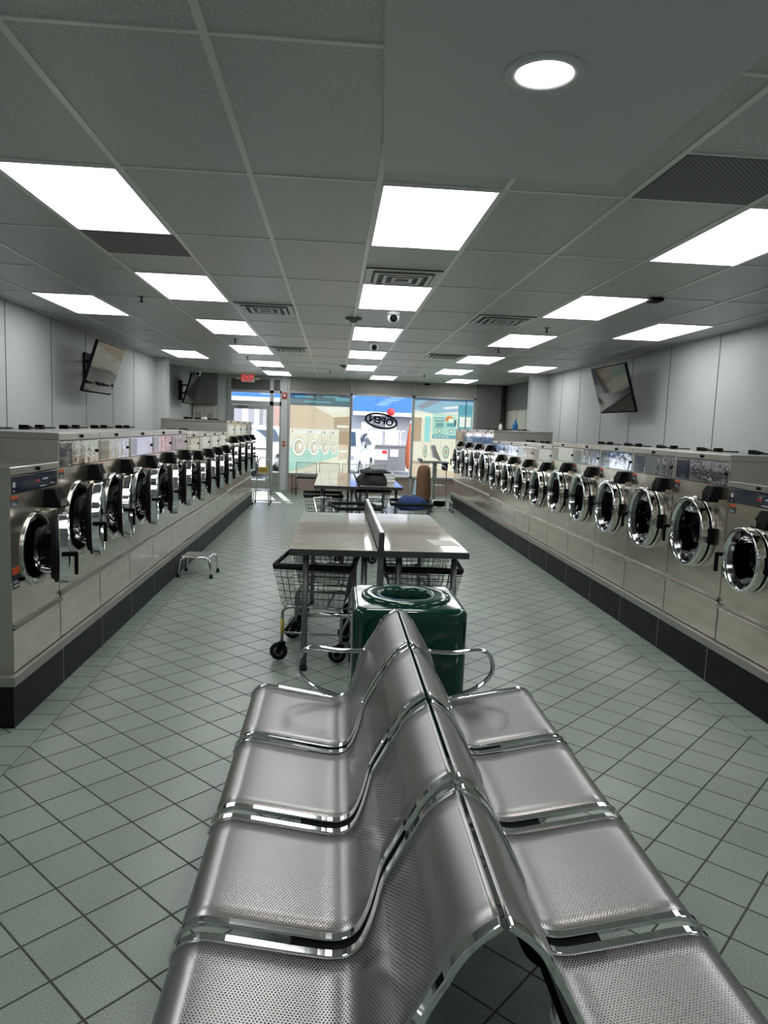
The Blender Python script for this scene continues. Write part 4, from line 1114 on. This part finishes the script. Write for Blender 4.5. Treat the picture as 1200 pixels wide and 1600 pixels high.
# transom: blue sign and pink band above
o = empty('shop_building', (2.4, 33, 0)); tag(o, 'grey shop building with blue awning seen through the middle window', 'building')
quick('wall', lambda b: b.box(-3.2, 9, 0, 6, 0, 7, 'siding_grey'), o)
quick('awning', lambda b: b.prism([(-1.1, 2.32), (-1.0, 2.30), (0, 2.9), (0, 3.05), (-.2, 3.05)], -1.6, 4.2, 'x', 'awning_blue'), o)
quick('valance', lambda b: b.box(-1.6, 4.2, -1.12, -1.09, 2.18, 2.34, 'white'), o)
quick('round_logo', lambda b: (b.lathe([(.001, -.04), (.17, -.04), (.17, 0)], 'red', 32, 'y', (.05, -1.1, 2.36))), o)
for (x0, x1) in ((-1.2, -.25), (-.1, .85)):
    quick('shop_window', lambda b: b.box(x0, x1 - .45, -.05, 0, .9, 1.9, 'siding_white'), o)
o = empty('brick_building', (-12.3, 36, 0)); tag(o, 'pinkish brick building at far left across the street', 'house')
quick('wall', lambda b: b.box(-7, 4, 0, 5, 0, 7, 'brick'), o)
quick('cornice', lambda b: b.box(-7, 4.1, -.2, 0, 5.8, 6.2, 'siding_white'), o)
o = empty('awning', (-3.2, 31.5, 0)); tag(o, 'blue awning across the street, seen through the transom over the door', 'awning')
quick('fabric', lambda b: b.prism([(-.5, 2.75), (-.4, 2.74), (.4, 3.15), (.4, 3.25), (.2, 3.25)], -2.2, 2.0, 'x', 'awning_blue'), o)
quick('post', lambda b: b.box(1.93, 1.99, -.05, .05, -.09, 3.2, 'white'), o)
quick('post', lambda b: b.box(-2.2, -2.14, -.05, .05, -.09, 3.2, 'white'), o)
quick('band', lambda b: b.box(-2.2, 2.0, -.56, -.50, 2.55, 2.75, 'white'), o)
o = empty('fence', (2.3, 28.6, -.02)); tag(o, 'dark grey street enclosure with notices beside the white car', 'fence')
quick('panel', lambda b: (b.box(-.9, .55, -.1, .1, 0, .95, 'fence_grey'), b.box(-.9, .55, -.14, .14, .95, 1.02, 'fence_grey')), o)
quick('notice', lambda b: (b.box(-.76, -.18, -.125, -.101, .42, .82, 'white'), b.box(-.40, -.20, -.13, -.12, .66, .80, 'red')), o)
quick('notice', lambda b: b.box(-.08, .24, -.125, -.101, .56, .84, 'white'), o)
quick('lattice', lambda b: (b.box(-.95, .5, -.02, .02, 1.55, 1.60, 'siding_white'), b.box(-.95, -.91, -.02, .02, 1.0, 1.6, 'siding_white'), b.box(.3, .34, -.02, .02, 1.0, 1.6, 'siding_white')), o)
for x in (-.62, .02):
    quick('white_board', lambda b: b.box(x - .22, x + .20, -.08, -.05, 1.02, 1.56, 'white'), o)
o = empty('patio_umbrella', (2.86, 27.2, -.1)); tag(o, 'closed rust red patio umbrella standing across the street', 'umbrella')
quick('folded_canopy', lambda b: b.lathe([(.10, .25), (.17, .5), (.16, 1.1), (.10, 1.6), (.03, 1.95), (.001, 2.0)], 'rust', 14), o)
quick('pole', lambda b: b.tube([(0, 0, 0), (0, 0, 2.05)], .025, 'white', 8), o)
def car(label, x, y, rz, s=1.):
    t = empty('car', (x, y, -.10), rz); t.scale = (s, s, s); tag(t, label, 'car')
    # length along x : 4.5, width 1.8
    side = [(-2.25, .35), (-2.28, .75), (-2.15, .98), (-1.25, 1.08), (-.55, 1.60), (.2, 1.68), (1.35, 1.66), (2.05, 1.12), (2.22, 1.0), (2.25, .45), (2.1, .30), (-2.1, .28)]
    def body(b):
        n = len(side)
        def ring(yy, k):
            return [(px_, yy, pz_) for px_, pz_ in side] if k == 0 else [(px_ * .985, yy, (pz_ - .9) * (.97 if pz_ > 1.1 else 1) + .9) for px_, pz_ in side]
        R1 = ring(-.74, 1); R0 = [(px_, -.90 if pz_ < 1.15 else -.68, pz_) for px_, pz_ in side]
        R2 = [(px_, -y_, pz_) for px_, y_, pz_ in R0]
        b.add(R0 + R2, [(i, (i + 1) % n, (i + 1) % n + n, i + n) for i in range(n)] + [tuple(range(n - 1, -1, -1)), tuple(range(n, 2 * n))], 'carwhite')
    quick('body', body, t, .05)
    def gl(b):
        b.hexa([(-1.18, -.72, 1.10), (-1.18, .72, 1.10), (-1.16, .72, 1.08), (-1.16, -.72, 1.08)], [(-.62, -.62, 1.57), (-.62, .62, 1.57), (-.60, .62, 1.55), (-.60, -.62, 1.55)], 'carglass')
    quick('windscreen', lambda b: b.add([(-1.235, -.74, 1.105), (-1.235, .74, 1.105), (-.60, .60, 1.585), (-.60, -.60, 1.585)], [(0, 1, 2, 3)], 'carglass'), t)
    for sy_ in (-1, 1):
        quick('side_window', lambda b: b.add([(-1.0, sy_ * .905, 1.12), (1.45, sy_ * .905, 1.12), (1.2, sy_ * .72, 1.56), (-.5, sy_ * .70, 1.56)], [(0, 1, 2, 3)], 'carglass'), t)
        quick('mirror', lambda b: b.box(-1.02, -.85, sy_ * .92 - .07, sy_ * .92 + .12 * sy_ + .001, 1.05, 1.2, 'carglass'), t, .02)
        quick('headlight', lambda b: b.box(-2.30, -2.16, sy_ * .70 - .16, sy_ * .70 + .16, .72, .86, 'siding_grey'), t, .02)
        for xx in (-1.4, 1.4):
            w_ = quick('wheel', lambda b: b.lathe([(.20, -.12), (.31, -.11), (.33, -.08), (.33, .08), (.31, .11), (.20, .12)], 'rubber', 24, 'y', (xx, sy_ * .80, .33)), t)
            quick('hubcap', lambda b: b.lathe([(.001, -.13), (.2, -.11), (.2, .11), (.001, .13)], 'frame', 20, 'y', (xx, sy_ * .80, .33)), w_)
    return t
car('white car parked facing the shop, seen through the middle window', .25, 25.6, 1.38)
car('white car parked along the kerb, seen through the entrance door', -4.2, 24.6, .03)
car('white car farther along the street behind the first, seen through the door', -3.4, 28.0, .0)

# ------------------------------------------------------------------ light
w = bpy.data.worlds.new('world'); scene.world = w; w.use_nodes = True
nt = w.node_tree; bg = nt.nodes['Background']
sky = nd(nt, 'ShaderNodeTexSky'); sky.sky_type = 'NISHITA'; sky.sun_disc = False; sky.sun_elevation = math.radians(42); sky.sun_rotation = math.radians(150); sky.air_density = 1.3; sky.dust_density = 2.5
nt.links.new(sky.outputs[0], bg.inputs[0]); bg.inputs[1].default_value = .65
sun = bpy.data.lights.new('sun', 'SUN'); sun.energy = 8.; sun.angle = .01; sun.color = (1, .95, .88)
so = bpy.data.objects.new('sun', sun); COL.objects.link(so)
dirv = Vector((.55, -3.0, -2.35)).normalized()        # the way sunlight travels: in over the door
so.rotation_euler = dirv.to_track_quat('-Z', 'Y').to_euler(); so.location = (0, 30, 20)

vs = scene.view_settings
scene.display_settings.display_device = 'sRGB'
vs.view_transform = 'Standard'; vs.look = 'None'; vs.exposure = 0; vs.gamma = 1; vs.use_curve_mapping = False
scene.cycles.use_denoising = True
scene.cycles.max_bounces = 10; scene.cycles.diffuse_bounces = 5; scene.cycles.glossy_bounces = 5; scene.cycles.transparent_max_bounces = 16
scene.cycles.sample_clamp_indirect = 6
scene.cycles.caustics_reflective = False; scene.cycles.caustics_refractive = False
